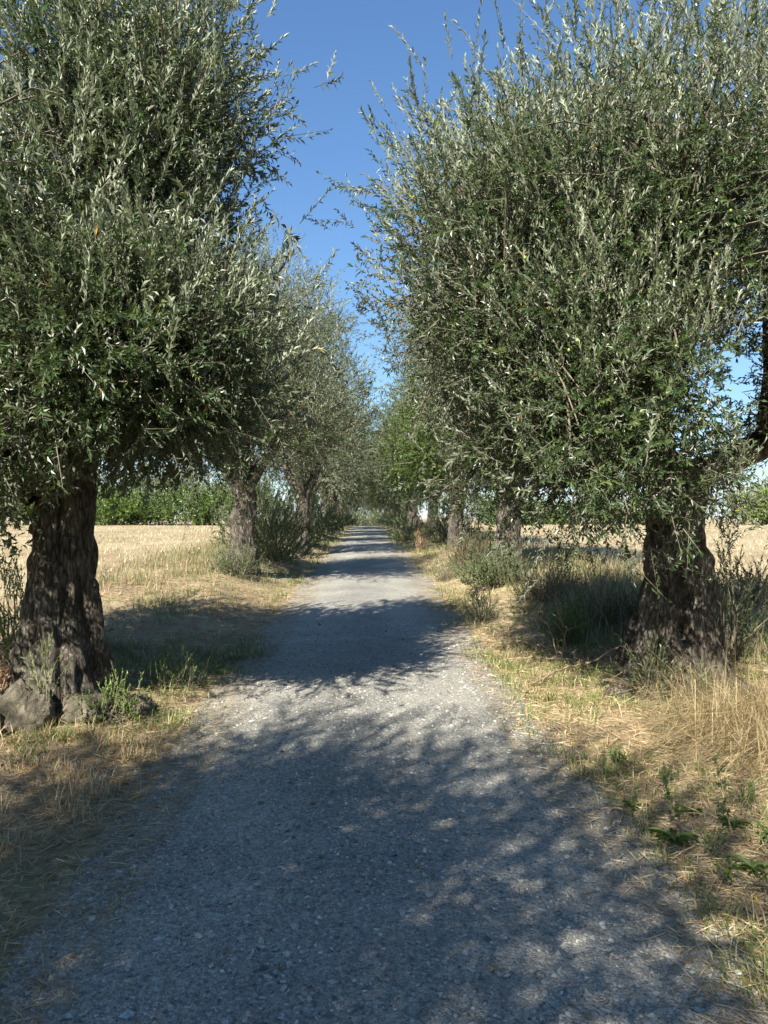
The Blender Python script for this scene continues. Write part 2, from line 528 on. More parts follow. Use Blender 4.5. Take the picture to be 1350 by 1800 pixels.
def build_terrain():
    ys = [-60.0, -45, -34, -26, -20, -16, -13, -11, -9.5, -8, -7]
    y = -6.0
    while y < 1600:
        ys.append(y)
        y += 0.09 if y < 9 else 0.09 + (y - 9) * 0.028
    ys = np.array(ys)
    n = len(ys)
    el, er = edge_left(ys), edge_right(ys)
    road_u = np.linspace(0, 1, 29)
    ver = np.concatenate([np.linspace(0, 1.6, 21)[1:], np.linspace(1.6, 4.2, 19)[1:]])
    fld = 4.2 * (1 + 0.11) ** np.arange(1, 57)
    fe = 0.5 * (fbm(ys * 0.4, 1.0, seed=21) - 0.5)
    def strip(cols):
        X = np.stack(cols, 1)
        Y = np.repeat(ys[:, None], X.shape[1], 1)
        return X, Y, ground_z(X, Y)
    bands = {}
    bands['road'] = strip([el + (er - el) * u for u in road_u])
    wob = lambda d: fe * min(d / 4.2, 1.0)
    bands['verge_left'] = strip([el] + [el - d - wob(d) for d in ver])
    bands['verge_right'] = strip([er] + [er + d + wob(d) for d in ver])
    bands['field_left'] = strip([el - 4.2 - fe] + [el - d - fe for d in fld])
    bands['field_right'] = strip([er + 4.2 + fe] + [er + d + fe for d in fld])
    for k, (X, Y, Z) in bands.items():
        r, c = X.shape
        V = np.stack([X, Y, Z], -1).reshape(-1, 3)
        i = (np.arange(r - 1)[:, None] * c + np.arange(c - 1)[None]).ravel()
        q = np.stack([i, i + 1, i + c + 1, i + c], -1)
        if k.endswith('left'):
            q = q[:, ::-1]
        nm = {'road': 'gravel_road', 'verge_left': 'ground', 'verge_right': 'ground', 'field_left': 'field', 'field_right': 'field'}[k]
        mat = ROAD if k == 'road' else VERGE if 'verge' in k else FIELD
        o = link(nm, mesh_data(nm, V, q.astype(np.int32), None, None, mat, True))
        lab = {'road': 'straight grey gravel lane between two rows of olive trees', 'verge_left': 'shaded straw littered verge left of the lane',
               'verge_right': 'sunlit dry grassy verge right of the lane', 'field_left': 'pale stubble field beyond the left row of trees',
               'field_right': 'pale stubble field beyond the right row of trees'}[k]
        tag(o, lab, kind='structure')
build_terrain()

# ------------------------------------------------------------------ foliage
def spray(rng, base, D, L, m, ll, lw, bend, alpha=46, green=0.5, face=None, palek=1.0):
    """twigs with leaves in crossed pairs; returns leaf geometry, twig polylines"""
    N = len(base)
    K = 4
    t = np.linspace(0, 1, K)
    bend = np.asarray(bend)
    P = base[:, None] + D[:, None] * (L[:, None] * t)[..., None] + bend[:, None] * (L[:, None] * t ** 2)[..., None]
    tt = np.clip(np.linspace(0.10, 1.0, m)[None] + rng.normal(0, 0.02, (N, m)), 0.03, 1.0)
    B = base[:, None] + D[:, None] * (L[:, None] * tt)[..., None] + bend[:, None] * (L[:, None] * tt ** 2)[..., None]
    Tn = nrm(D[:, None] + 2 * bend[:, None] * tt[..., None])
    e1, e2 = perp(nrm(D))
    k = np.arange(m)
    ph = (k // 2) * (math.pi / 2) + (k % 2) * math.pi
    ph = ph[None] + rng.uniform(0, 6.28, (N, 1)) + rng.normal(0, 0.3, (N, m))
    S = e1[:, None] * np.cos(ph)[..., None] + e2[:, None] * np.sin(ph)[..., None]
    al = np.radians(rng.normal(1, 0.28, (N, m)) * (alpha - 20 * np.clip(D[:, 2:3] * 1.6 - 0.4, 0, 1)) * (1 - 0.45 * tt ** 3))[..., None]
    A = Tn * np.cos(al) + S * np.sin(al) + np.array([0, 0, -0.10]) + rng.normal(0, 0.12, (N, m, 3))
    Nn = Tn * np.sin(al) - S * np.cos(al) + np.array([0, 0, 0.08]) + rng.normal(0, 0.22, (N, m, 3))
    if face is not None:                    # on side shoots the upper faces turn out to the light
        Nn = Nn + (face * (1.5 * (1 - np.clip(D[:, 2:3] * 1.6 - 0.5, 0, 1))))[:, None]
    LL = ll * rng.uniform(0.65, 1.2, (N, m)) * (1.0 - 0.3 * np.abs(tt - 0.5))
    WW = lw * rng.uniform(0.75, 1.25, (N, m))
    V, F = leaves(B.reshape(-1, 3), A.reshape(-1, 3), Nn.reshape(-1, 3), LL.ravel(), WW.ravel())
    tint = np.clip(rng.normal(green, 0.2, (N, 1)) + 0.3 * np.clip(D[:, 2:3] * 1.6 - 0.5, 0, 1) + rng.normal(0, 0.12, (N, m)), 0, 0.975)  # tint raised on upright shoots, partly painting the lit crown top
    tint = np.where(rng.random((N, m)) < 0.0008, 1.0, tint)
    pale = palek * np.clip(0.10 + 0.8 * np.clip(D[:, 2:3] * 1.6 - 0.4, 0, 1) + rng.normal(0, 0.15, (N, m)), 0, 1)   # young upright shoots paler, lit top and shaded lower crown painted in
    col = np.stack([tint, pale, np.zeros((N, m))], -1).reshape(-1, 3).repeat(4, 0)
    return V, F, col, P

def crown_geo(rng, lobes, n_cl, per, ll, lw, m, skel, clump=0.3, tl=(0.35, 0.65), zmin=1.2, wood=True, green=0.45, up=0.75, wood_sides=3, rin=0.45, thin=False, voids=(), under=0.4, palek=1.0):
    """leaf clusters spread through lobes; skel: (M,3) points on the limbs from which branches reach out"""
    g = Geo()
    lob = np.array([l[:6] for l in lobes], float)
    w = np.array([l[6] for l in lobes], float)
    li = rng.choice(len(lob), n_cl, p=w / w.sum())
    d = nrm(rng.normal(size=(n_cl, 3)))
    rr = rng.uniform(rin ** 2.2, 1.0, n_cl) ** (1 / 2.2)
    bump = 0.84 + 0.32 * fbm(d[:, 0] * 2.3 + li * 7, d[:, 1] * 2.3, d[:, 2] * 2.3, seed=int(rng.integers(1e6)))
    c = lob[li, :3] + d * lob[li, 3:6] * (rr * bump)[:, None] + rng.normal(0, 0.08, (n_cl, 3))
    ok = c[:, 2] > zmin + 0.9 * rng.random(n_cl) ** 1.5
    mass = fbm(c[:, 0] * 1.15 + 31, c[:, 1] * 1.15, c[:, 2] * 1.3, seed=int(rng.integers(1e6)), o=2)
    small = w[li] < 0.34
    ok &= (mass > 0.425) | small | (rng.random(n_cl) < 0.22)          # boughs gather in masses with dark gaps between
    ok &= (d[:, 2] > -0.15) | small | (rng.random(n_cl) < under)
    for (vx, vz, vr) in voids:              # openings under the boughs
        ok &= np.hypot(c[:, 0] - vx, c[:, 2] - vz) > vr * (0.85 + 0.3 * rng.random(n_cl))
    li, d, rr, c = li[ok], d[ok], rr[ok], c[ok]
    n = len(c)
    out = nrm(d / lob[li, 3:6])
    # branches from the limb skeleton to each cluster
    di = np.linalg.norm(c[:, None] - skel[None], axis=2) + 0.6 * np.maximum(0, skel[None, :, 2] - c[:, None, 2])
    s = skel[np.argmin(di, 1)]
    t = np.linspace(0, 1, 5)[None, :, None]
    midoff = rng.normal(0, 0.10, (n, 3)) + np.array([0, 0, 0.12])
    P = s[:, None] * (1 - t) + c[:, None] * t + midoff[:, None] * (t * (1 - t) * 4)
    dist = np.linalg.norm(c - s, axis=1)
    s = c + (s - c) * np.minimum(1.0, 1.05 / np.maximum(dist, 1e-6))[:, None]
    P = s[:, None] * (1 - t) + c[:, None] * t + midoff[:, None] * (t * (1 - t) * 4)
    dist = np.minimum(dist, 1.05)
    V, F = tubes(P, (0.006 + 0.007 * dist)[:, None] * np.linspace(1.0, 0.28, 5)[None], 4)
    if wood:
        g.add(V, F, m=1)
    # twigs
    ci = np.repeat(np.arange(n), per)
    if thin:                                # the far side of a big crown gets fewer, larger sprays
        back = out[:, 1] > 0.35
        ci = ci[~back[ci] | (rng.random(len(ci)) < 0.5)]
        ll = ll * (1 + 0.35 * back[ci])[:, None]
        lw = lw * (1 + 0.35 * back[ci])[:, None]
    N = len(ci)
    off = rng.normal(0, clump, (N, 3)) * np.array([1, 1, 0.9])
    base = c[ci] + off
    for (vx, vz, vr) in voids:
        kp = np.hypot(base[:, 0] - vx, base[:, 2] - vz) > vr * 0.85
        ci, off, base = ci[kp], off[kp], base[kp]
        if thin:
            ll, lw = ll[kp], lw[kp]
    N = len(ci)
    o = out[ci]
    hang = np.clip(-o[:, 2:3] * 1.3, 0, 1) * (rng.random((N, 1)) < 0.6)
    U = np.array([0, 0, 1.0])
    top = np.clip(o[:, 2:3] * 1.4 + 0.35, 0.25, 1)
    D = nrm(0.6 * o + U * (up * top * (1 - hang) - 0.15 * hang) + 0.5 * nrm(off) + rng.normal(0, 0.42, (N, 3)))
    L = rng.uniform(tl[0], tl[1], N) * np.where(rng.random(N) < 0.06, 1.45, 1.0)
    bend = U * (0.14 * (1 - hang) - 0.28 * hang) + rng.normal(0, 0.22, (N, 3))
    base = base - D * L[:, None] * 0.45
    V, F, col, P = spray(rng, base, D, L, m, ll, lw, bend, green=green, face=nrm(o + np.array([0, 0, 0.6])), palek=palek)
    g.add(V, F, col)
    if wood:
        if thin:
            P = P[~back[ci]]
        V, F = tubes(P[:, [0, 3]], np.array([[0.0032, 0.0011]]) * (np.mean(ll) / 0.07) ** 0.5, wood_sides)
        g.add(V, F, m=1)
    return g

def trunk_geo(rng, h, r0, top, r1, flare=0.5, nz=110, nt=100, holes=(), roots=5, seed=1, knob=0.16):
    z = np.linspace(0, 1, nz) ** 1.25
    th = np.linspace(0, 2 * math.pi, nt, endpoint=False)
    Z, TH = np.meshgrid(z, th, indexing='ij')
    zz = Z * (h + 0.18) - 0.18
    r = r0 + (r1 - r0) * Z ** 0.8
    fl = np.exp(-np.maximum(zz, 0) / 0.40)
    tw = 0.5 * zz
    rootw = 0.5 + 0.5 * np.cos(roots * (TH + tw) + 3 * noise(np.cos(TH), np.sin(TH), 0.3, seed))
    r = r * (1 + flare * fl * (0.35 + 0.9 * rootw))
    cx, cy = np.cos(TH + tw), np.sin(TH + tw)
    wx = fbm(cx * 2.1, cy * 2.1, zz * 1.6, seed + 20, 2) - 0.5
    ridge = np.abs(np.sin(2.5 * TH + 3.0 * wx + 2.2 * zz + seed)) ** 0.6 - 0.6
    ridge2 = np.abs(np.sin(6.5 * TH + 9.0 * wx + 1.5 * zz)) - 0.6
    burl = sstep(0.60, 0.78, noise(cx * 2.4 + 3, cy * 2.4, zz * 2.6, seed + 30)) * 0.30
    r = r * (1 + 0.17 * ridge + 0.085 * ridge2 + burl)
    r = r * (1 + knob * 2 * (fbm(cx * 1.4 + 5, cy * 1.4, zz * 0.9, seed, 2) - 0.5)
             + 0.42 * (fbm(cx * 3.2, cy * 3.2 + 9, zz * 1.3, seed + 4, 3) - 0.5)
             + 0.16 * (fbm(cx * 9, cy * 9, zz * 3.2, seed + 8, 2) - 0.5))
    for (ht, hz, ha, hw, dep) in holes:
        dth = (TH - ht + math.pi) % (2 * math.pi) - math.pi
        r = r * (1 - dep * np.exp(-(dth / ha) ** 2 - ((zz - hz) / hw) ** 2))
    ctr = np.stack([top[0] * Z ** 1.4, top[1] * Z ** 1.4], -1)
    V = np.stack([ctr[..., 0] + r * np.cos(TH), ctr[..., 1] + r * np.sin(TH), zz], -1).reshape(-1, 3)
    b = (np.arange(nz - 1)[:, None] * nt)
    j = np.arange(nt)[None]
    j2 = (j + 1) % nt
    q = np.stack([b + j, b + j2, b + nt + j2, b + nt + j], -1).reshape(-1, 4)
    F = np.concatenate([q[:, [0, 1, 2]], q[:, [0, 2, 3]]])
    V = np.concatenate([V, [[top[0], top[1], h + 0.03]]])
    k = np.arange(nt)
    cap = np.stack([(nz - 1) * nt + k, (nz - 1) * nt + (k + 1) % nt, np.full(nt, nz * nt)], -1)
    g = Geo()
    g.add(V, np.concatenate([F, cap]))
    return g

def limb_line(rng, p0, p1, sag=0.0, k=10, wob=0.07):
    t = np.linspace(0, 1, k)[:, None]
    p0, p1 = np.array(p0, float), np.array(p1, float)
    P = p0 * (1 - t) + p1 * t
    L = np.linalg.norm(p1 - p0)
    hor = np.array([p1[0] - p0[0], p1[1] - p0[1], 0])
    P = P + hor * (np.sin(t * math.pi) * 0.14) + np.array([0, 0, 1]) * np.sin(t * math.pi) * sag
    w = np.cumsum(rng.normal(0, wob * L / k, (k, 3)), 0) * np.sin(t * math.pi) * 1.2
    return P + w

def limb_geo(P, ra, rb, seed=0, s=10):
    k = len(P)
    V, F = tubes(P[None], np.linspace(ra, rb, k)[None] * (1 + 0.25 * (noise(np.arange(k) * 0.9, seed, 0.5, seed) - 0.5)), s)
    n = 1 + 0.25 * (fbm(V[:, 0] * 7, V[:, 1] * 7, V[:, 2] * 5, seed, 2) - 0.5)
    ctr = np.repeat(P, s, 0)
    V = ctr + (V - ctr) * n[:, None]
    tip = len(V)
    V = np.concatenate([V, P[-1:] + (P[-1:] - P[-2:-1]) * 0.2])
    j = np.arange(s)
    cap = np.stack([(k - 1) * s + j, (k - 1) * s + (j + 1) % s, np.full(s, tip)], -1)
    g = Geo()
    g.add(V, np.concatenate([F, cap]))
    return g

def olive_tree(name, label, loc, seed, lobes, limbs, trunk, leaf=(0.07, 0.0155, 24), n_cl=420, per=20, mat=OLIVE, fruit=None, group=None, **kw):
    rng = np.random.default_rng(seed)
    root = thing(name, label, 'tree', loc, group=group)
    trunk_geo(rng, **trunk).build('trunk', BARK, root, True)
    sk = []
    for i, (p0, p1, ra, rb, sag) in enumerate(limbs):
        P = limb_line(rng, p0, p1, sag)
        limb_geo(P, ra, rb, seed + i).build('limb', BARK, root, True)
        sk.append(P[2:])
    skel = np.concatenate(sk)
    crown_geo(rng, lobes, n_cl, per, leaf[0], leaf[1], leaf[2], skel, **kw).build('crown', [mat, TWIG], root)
    if fruit is not None:
        olives(rng, fruit).build('fruit', FRUIT, root, True)['kind'] = 'stuff'
    return root

def olives(rng, P):
    """small green olives, one low sphere each"""
    g = Geo()
    n = len(P)
    ph = np.linspace(0, 2 * math.pi, 6, endpoint=False)
    ring = [np.stack([np.cos(ph) * .85, np.sin(ph) * .85, np.full(6, zz)], -1) for zz in (-0.5, 0.5)]
    T = np.concatenate([[[0, 0, -1.15]], ring[0], ring[1], [[0, 0, 1.15]]])
    F = []
    for i in range(6):
        j = (i + 1) % 6
        F += [[0, 1 + j, 1 + i], [1 + i, 1 + j, 7 + j], [1 + i, 7 + j, 7 + i], [13, 7 + i, 7 + j]]
    F = np.array(F)
    s = rng.uniform(0.009, 0.013, (n, 1, 1))
    V = P[:, None] + T[None] * s
    FF = (np.arange(n)[:, None, None] * 14 + F[None]).reshape(-1, 3)
    c = np.array([0.24, 0.33, 0.07]) * rng.uniform(0.7, 1.15, (n, 1))
    g.add(V.reshape(-1, 3), FF, np.repeat(c, 14, 0))
    return g

def gz(x, y):
    return float(ground_z(x, y))

ROW = 'olive trees lining the lane'
# ---- the big tree on the right, in local coordinates about its trunk foot
X, Y = 2.78, 6.60
rf = np.random.default_rng(77)
fr = np.stack([rf.normal(0.3, 0.8, 110), rf.normal(-1.75, 0.3, 110), rf.normal(2.9, 0.55, 110)], -1)
R1 = olive_tree('olive_tree', 'big broad olive tree over the right verge with a pitted grey trunk and hanging olives', (X, Y, gz(X, Y)), 101,
    lobes=[(0.55, -0.1, 3.95, 2.5, 2.45, 1.95, 1.0), (1.7, -0.4, 4.0, 2.25, 2.25, 2.15, 0.7), (-1.0, -0.1, 3.95, 1.55, 1.7, 1.2, 1.15), (-1.2, -0.3, 3.3, 1.2, 1.3, 0.9, 0.33), (-1.0, 0.5, 2.3, 1.0, 1.2, 0.75, 0.25),
           (-0.9, -1.1, 2.4, 0.9, 0.8, 1.0, 0.3), (0.1, -0.7, 1.5, 0.5, 0.35, 0.35, 0.05), (-0.6, -0.6, 2.6, 1.2, 1.5, 1.0, 0.22), (2.2, -0.6, 2.7, 1.6, 1.6, 1.1, 0.25)],
    limbs=[((-0.05, 0, 1.85), (-1.2, -0.4, 4.0), 0.20, 0.06, 0.1), ((0.08, 0, 1.90), (2.3, 0.2, 3.2), 0.15, 0.05, -0.02), ((-0.12, 0.1, 1.9), (-0.6, 1.4, 4.2), 0.15, 0.05, 0.1),
           ((-0.2, -0.05, 2.2), (-0.5, -1.2, 4.0), 0.12, 0.04, 0.1), ((-0.35, 0, 2.4), (-0.4, 0.2, 5.0), 0.12, 0.04, 0.0), ((0.75, -0.1, 2.3), (1.3, 0.5, 5.0), 0.07, 0.03, 0.0), ((0.9, 0, 2.4), (2.3, -0.6, 4.6), 0.07, 0.03, 0.0), ((-0.3, -0.1, 2.4), (-1.7, -0.8, 3.0), 0.09, 0.03, 0.1)],
    trunk=dict(h=2.05, r0=0.28, top=(0.02, 0.05), r1=0.215, flare=0.95, seed=31, knob=0.2,
               holes=[(-1.75, 0.55, 0.22, 0.16, 0.55), (-1.6, 0.85, 0.25, 0.09, 0.4), (-2.3, 0.3, 0.2, 0.25, 0.3)]),
    n_cl=2050, per=17, leaf=(0.056, 0.0165, 17), tl=(0.12, 0.32), thin=True, zmin=1.4, up=0.8, voids=[(0.07, 2.50, 0.55), (0.85, 1.85, 0.5), (0.3, 2.15, 0.3)], fruit=fr, group=ROW, clump=0.25)

# ---- the big tree on the left
X, Y = -2.62, 6.25
L1 = olive_tree('olive_tree', 'big dark olive tree over the left verge, its fluted trunk among grey boulders', (X, Y, gz(X, Y)), 202,
    lobes=[(-0.7, -0.2, 3.45, 2.2, 2.1, 1.5, 1.0), (0.85, -0.3, 4.5, 0.8, 1.0, 1.35, 0.37), (0.5, -0.1, 5.2, 0.8, 0.9, 1.2, 0.345), (-1.6, -0.5, 3.7, 1.3, 1.5, 1.0, 0.4),
           (0.75, -0.4, 2.85, 0.95, 1.2, 0.7, 0.4), (0.8, -0.9, 2.75, 0.85, 0.9, 0.6, 0.24), (-0.9, -0.9, 2.2, 1.3, 1.0, 1.0, 0.35), (0.55, 1.1, 2.7, 1.0, 0.8, 0.7, 0.15), (-0.75, -0.5, 1.65, 0.55, 0.5, 0.55, 0.09)],
    limbs=[((0.05, 0, 1.75), (0.9, 0.0, 4.3), 0.17, 0.05, 0.0), ((-0.1, 0, 1.75), (-1.6, -0.3, 3.8), 0.19, 0.05, 0.1), ((0.02, 0.08, 1.8), (-0.3, 1.3, 4.2), 0.15, 0.05, 0.1),
           ((0, -0.08, 1.8), (-0.3, -1.3, 3.9), 0.15, 0.05, 0.1), ((0.1, 0.02, 2.2), (0.3, 0.1, 5.9), 0.12, 0.03, 0.0), ((0.15, 0, 2.0), (1.5, 0.1, 3.2), 0.09, 0.03, 0.15)],
    trunk=dict(h=1.95, r0=0.235, top=(0.12, 0.04), r1=0.205, flare=1.0, seed=47, knob=0.2, holes=[(-2.1, 0.45, 0.2, 0.2, 0.35), (-1.05, 0.9, 0.14, 0.8, 0.22)]),
    n_cl=1780, per=18, leaf=(0.064, 0.0185, 18), tl=(0.13, 0.34), thin=True, zmin=1.25, up=0.8, voids=[(0.45, 1.45, 0.45), (1.1, 1.5, 0.6)], group=ROW, clump=0.25)

# ---- tree kinds of the avenue
def avenue_kind(name, label, loc, seed, hgt, spread, mat=OLIVE, leaf=(0.092, 0.027, 18), n_cl=330, per=15, up=0.55, green=0.45, rtr=0.215, low=0.8, lift=0.0, cx=0.0, **kw):
    k = hgt / 6.6
    lobes = [(cx, 0.0, 3.7 * k + cx, 2.05 * spread, 2.05 * spread, 1.95 * k, 1.0), (0.7 * spread, -0.5, 2.75 * k, 1.45 * spread, 1.55, 1.4 * k, 0.6),
             (-0.8 * spread, 0.3, 2.8 * k + lift, 1.45 * spread, 1.55, 1.5 * k, 0.6), (0.3, 0.6, 5.2 * k, 1.2 * spread, 1.2, 1.4 * k, 0.4), (-0.5, -0.5, 4.9 * k, 1.1, 1.2, 1.3 * k, 0.3)]
    limbs = [((0, 0, 1.6), (1.2 * spread, -0.3, 3.7 * k), 0.15, 0.04, 0.1), ((0, 0, 1.6), (-1.2 * spread, 0.3, 3.8 * k), 0.15, 0.04, 0.1),
             ((0, 0, 1.6), (0.2, 1.2, 4.0 * k), 0.14, 0.04, 0.1), ((0, 0, 1.6), (0, -1.2, 3.8 * k), 0.14, 0.04, 0.1), ((0, 0, 1.7), (0.2, 0.1, 5.4 * k), 0.12, 0.03, 0.0)]
    return olive_tree(name, label, loc, seed, lobes, limbs,
                      dict(h=1.8, r0=rtr, top=(0.05, 0.0), r1=rtr * 0.85, flare=0.45, seed=seed, nz=40, nt=40), leaf=leaf, n_cl=n_cl, per=per, mat=mat, group=ROW,
                      zmin=low, under=0.3, palek=0.6, up=up, green=green, clump=0.30, tl=(0.28, 0.6), **kw)

def put(x, y):
    return (x, y, gz(x, y) - 0.02)

# middle distance kinds
R2 = avenue_kind('olive_tree', 'silvery olive tree behind the big right tree, shrub at its dark trunk', put(2.75, 14.4), 301, 7.0, 1.08, n_cl=800, per=16, green=0.5, lift=1.3, cx=0.35, low=1.45, leaf=(0.078, 0.023, 14))
L2 = avenue_kind('olive_tree', 'tall olive tree with upright shoots just beyond the sunny gap on the left', put(-2.60, 15.5), 302, 6.9, 0.98, n_cl=740, per=15, up=0.7, leaf=(0.078, 0.023, 14))
R3 = avenue_kind('leafy_tree', 'fresh green leafy tree right of the lane, third trunk along that row', put(2.75, 23.0), 303, 6.6, 1.05, mat=GREENER, leaf=(0.11, 0.034, 14), n_cl=440, per=13, green=0.55)
L3 = avenue_kind('olive_tree', 'thin topped grey olive tree left of the lane, rising highest near the middle', put(-2.1, 24.0), 304, 9.3, 1.12, low=0.5, leaf=(0.13, 0.030, 14), n_cl=400, per=12, up=0.8)
# far kinds with fewer, larger leaf sprays
R4 = avenue_kind('olive_tree', 'olive tree right of the lane just behind the fresh green tree', put(2.8, 31.5), 305, 6.6, 1.12, low=0.5, leaf=(0.17, 0.042, 12), n_cl=290, per=10)
L4 = avenue_kind('olive_tree', 'olive tree left of the lane leaning its boughs over the far gravel', put(-2.6, 32.5), 306, 7.6, 1.12, low=0.5, leaf=(0.17, 0.042, 12), n_cl=290, per=10)
# repeats along both rows
rg = np.random.default_rng(9)
far_right = [(2.8, 40.0), (2.85, 48.5), (2.8, 57.0), (2.9, 66.0), (2.9, 75.0), (2.8, 85.0), (2.7, 95.0)]
far_left = [(-2.7, 41.0), (-2.7, 50.0), (-2.8, 59.0), (-2.8, 68.0), (-2.8, 77.0), (-2.8, 87.0), (-2.7, 97.0)]
ORD = ['fifth', 'sixth', 'seventh', 'eighth', 'ninth', 'tenth', 'eleventh']
for i, (x, y) in enumerate(far_right):
    src = R3 if i in (1, 4) else (R4, L4)[i % 2]
    lab = ('fresh green tree, %s along the right side of the lane' if src is R3 else 'distant olive tree, %s along the right side of the lane') % ORD[i]
    copy_thing(src, put(x - 0.35, y), rg.uniform(0, 6.28), (1.2, 1.2, rg.uniform(1.1, 1.25)), lab)
for i, (x, y) in enumerate(far_left):
    copy_thing((L4, R4)[i % 2], put(x + 0.35, y), rg.uniform(0, 6.28), (1.22, 1.22, rg.uniform(1.1, 1.3)), 'distant olive tree, %s along the left side of the lane' % ORD[i])
copy_thing(R4, put(-2.2, 124.0), 1.0, (1.5, 1.5, 1.4), 'farthest olive tree closing the view at the left end of the lane')
copy_thing(L4, put(1.6, 134.0), 2.0, (1.7, 1.7, 1.4), 'farthest olive tree closing the view at the right end of the lane')
# the pair beside and behind the photographer, whose shade covers the near gravel
copy_thing(R1, put(3.0, -2.2), 0.0, (1.0, 1.0, 1.0), 'olive tree behind the photographer right of the lane')
copy_thing(L2, put(-3.35, -2.2), 2.2, (1.22, 1.22, 1.0), 'olive tree behind the photographer left of the lane, shading the near gravel')
copy_thing(L2, put(-2.8, -10.2), 4.2, (1.0, 1.0, 1.0), 'second olive tree behind the photographer left of the lane')
print('trees', round(time.time() - T0, 1))

# ------------------------------------------------------------------ shrubs, saplings and weeds
def shrub(name, label, cat, x, y, size, seed, n_tw=160, leaf=(0.05, 0.02, 12), mat=OLIVE, tl=(0.2, 0.4), up=0.7, green=0.5, group=None, stem_mat=None, hole=0.0, n_stem=7, dz=0.0):
    rng = np.random.default_rng(seed)
    rx, ry, rz = size
    root = thing(name, label, cat, (x, y, gz(x, y) + dz), group=group)
    d = nrm(rng.normal(size=(n_tw, 3)) + np.array([0, 0, 0.35]))
    d[:, 2] = np.abs(d[:, 2])
    r = rng.uniform(0.25, 1.0, n_tw) ** 0.6 * (0.7 + 0.6 * noise(d[:, 0] * 2.5, d[:, 1] * 2.5, d[:, 2] * 2.5, seed))
    tip = d * r[:, None] * np.array([rx, ry, rz]) + np.array([0, 0, 0.05])
    D = nrm(d * 0.6 + np.array([0, 0, up]) + rng.normal(0, 0.35, (n_tw, 3)))
    L = rng.uniform(*tl, n_tw)
    base = tip - D * L[:, None] * 0.6
    base[:, 2] = np.maximum(base[:, 2], 0.0)
    V, F, col, P = spray(rng, base, D, L, leaf[2], leaf[0], leaf[1], rng.normal(0, 0.12, (n_tw, 3)), green=green)
    g = Geo()
    g.add(V, F, col)
    g.build('foliage', mat, root)
    g = Geo()
    k = min(n_tw, 60)
    t = np.linspace(0, 1, 4)[None, :, None]
    s0 = rng.normal(0, 0.04, (k, 3)) * np.array([1, 1, 0])
    Pm = s0[:, None] * (1 - t) + base[:k, None] * t + rng.normal(0, 0.03, (k, 1, 3)) * t * (1 - t) * 4
    V, F = tubes(Pm, np.linspace(0.010, 0.004, 4)[None] * (rz / 0.8) ** 0.5, 4)
    g.add(V, F)
    V, F = tubes(P, np.linspace(0.0035, 0.0015, 4)[None], 3)
    g.add(V, F)
    g.build('stem', stem_mat or TWIG, root)
    return root

shrub('trunk_shrub', 'dark green leafy shrub crowding the foot of the second trunk on the right', 'shrub', 2.35, 13.3, (0.75, 0.6, 0.62), 401, 330, (0.06, 0.024, 14), SHRUB, green=0.65)
shrub('trunk_shrub', 'tall dry olive coloured bush between the second and third right trunks', 'shrub', 2.4, 16.8, (0.7, 0.6, 0.8), 402, 320, (0.055, 0.02, 14), SCRUB, green=0.25)
shrub('young_shrub', 'small lone green shrub at the right gravel edge', 'shrub', 1.62, 10.6, (0.26, 0.24, 0.42), 403, 70, (0.045, 0.02, 10), SHRUB, green=0.8, tl=(0.15, 0.3))
shrub('dark_weed', 'low dark stalky weed clump on the right verge halfway down', 'weed', 1.72, 16.3, (0.45, 0.4, 0.5), 404, 90, (0.045, 0.014, 8), HEDGE, green=0.15)
shrub('rusty_bush', 'narrow rust brown dead bush standing beside the right gravel edge', 'bush', 1.85, 25.5, (0.18, 0.2, 1.1), 405, 55, (0.07, 0.018, 8), DRYLEAF, stem_mat=DEADWOOD)
shrub('grey_bush', 'grey green bush on the far right verge beyond the rusty bush', 'bush', 1.75, 34.0, (0.7, 0.8, 1.4), 406, 170, (0.11, 0.035, 12), SHRUB, green=0.7)
shrub('green_bush', 'small bright green bush left of the right trunk, behind dead twigs', 'bush', 2.38, 8.75, (0.32, 0.3, 0.42), 407, 120, (0.045, 0.02, 12), GREENER, green=0.6, tl=(0.15, 0.3))
shrub('olive_sucker', 'thick tuft of olive suckers at the left foot of the right trunk', 'shoot', 2.40, 6.20, (0.2, 0.16, 0.48), 408, 46, (0.055, 0.013, 16), SHRUB, tl=(0.25, 0.45), up=1.3, green=0.7)
shrub('olive_sucker', 'small tuft of olive suckers in front of the right trunk', 'shoot', 2.75, 6.02, (0.11, 0.1, 0.30), 409, 26, (0.05, 0.013, 14), SHRUB, tl=(0.2, 0.32), up=1.3, green=0.7)
shrub('olive_sapling', 'thin dark olive sapling in the field edge right of the right trunk', 'sapling', 3.75, 7.6, (0.65, 0.5, 1.15), 410, 62, (0.055, 0.015, 20), SHRUB, tl=(0.4, 0.65), up=0.6, green=0.3)
shrub('grey_shrub', 'grey green shrub hugging the foot of the second left trunk', 'shrub', -2.62, 14.7, (0.6, 0.4, 0.55), 411, 190, (0.055, 0.016, 14), SHRUB, green=0.8, up=1.0)
shrub('broad_bush', 'broad dark bush under the trees right of the second left trunk', 'bush', -2.35, 19.0, (1.1, 1.4, 1.75), 412, 620, (0.075, 0.024, 15), SHRUB, green=0.45)
shrub('broad_bush', 'dark bush farther along the left row, at the third left trunk', 'bush', -2.3, 27.5, (0.9, 1.5, 1.9), 413, 330, (0.10, 0.032, 13), SHRUB, green=0.3)
shrub('broad_bush', 'dark bush low on the far left edge of the lane', 'bush', -2.3, 37.0, (0.8, 1.6, 1.9), 414, 260, (0.13, 0.04, 12), SHRUB, green=0.3)
shrub('dry_bush', 'dry brown leafed bush behind and left of the left trunk', 'bush', -3.75, 7.9, (0.9, 0.7, 0.95), 415, 330, (0.05, 0.02, 12), HEDGE, green=0.1)
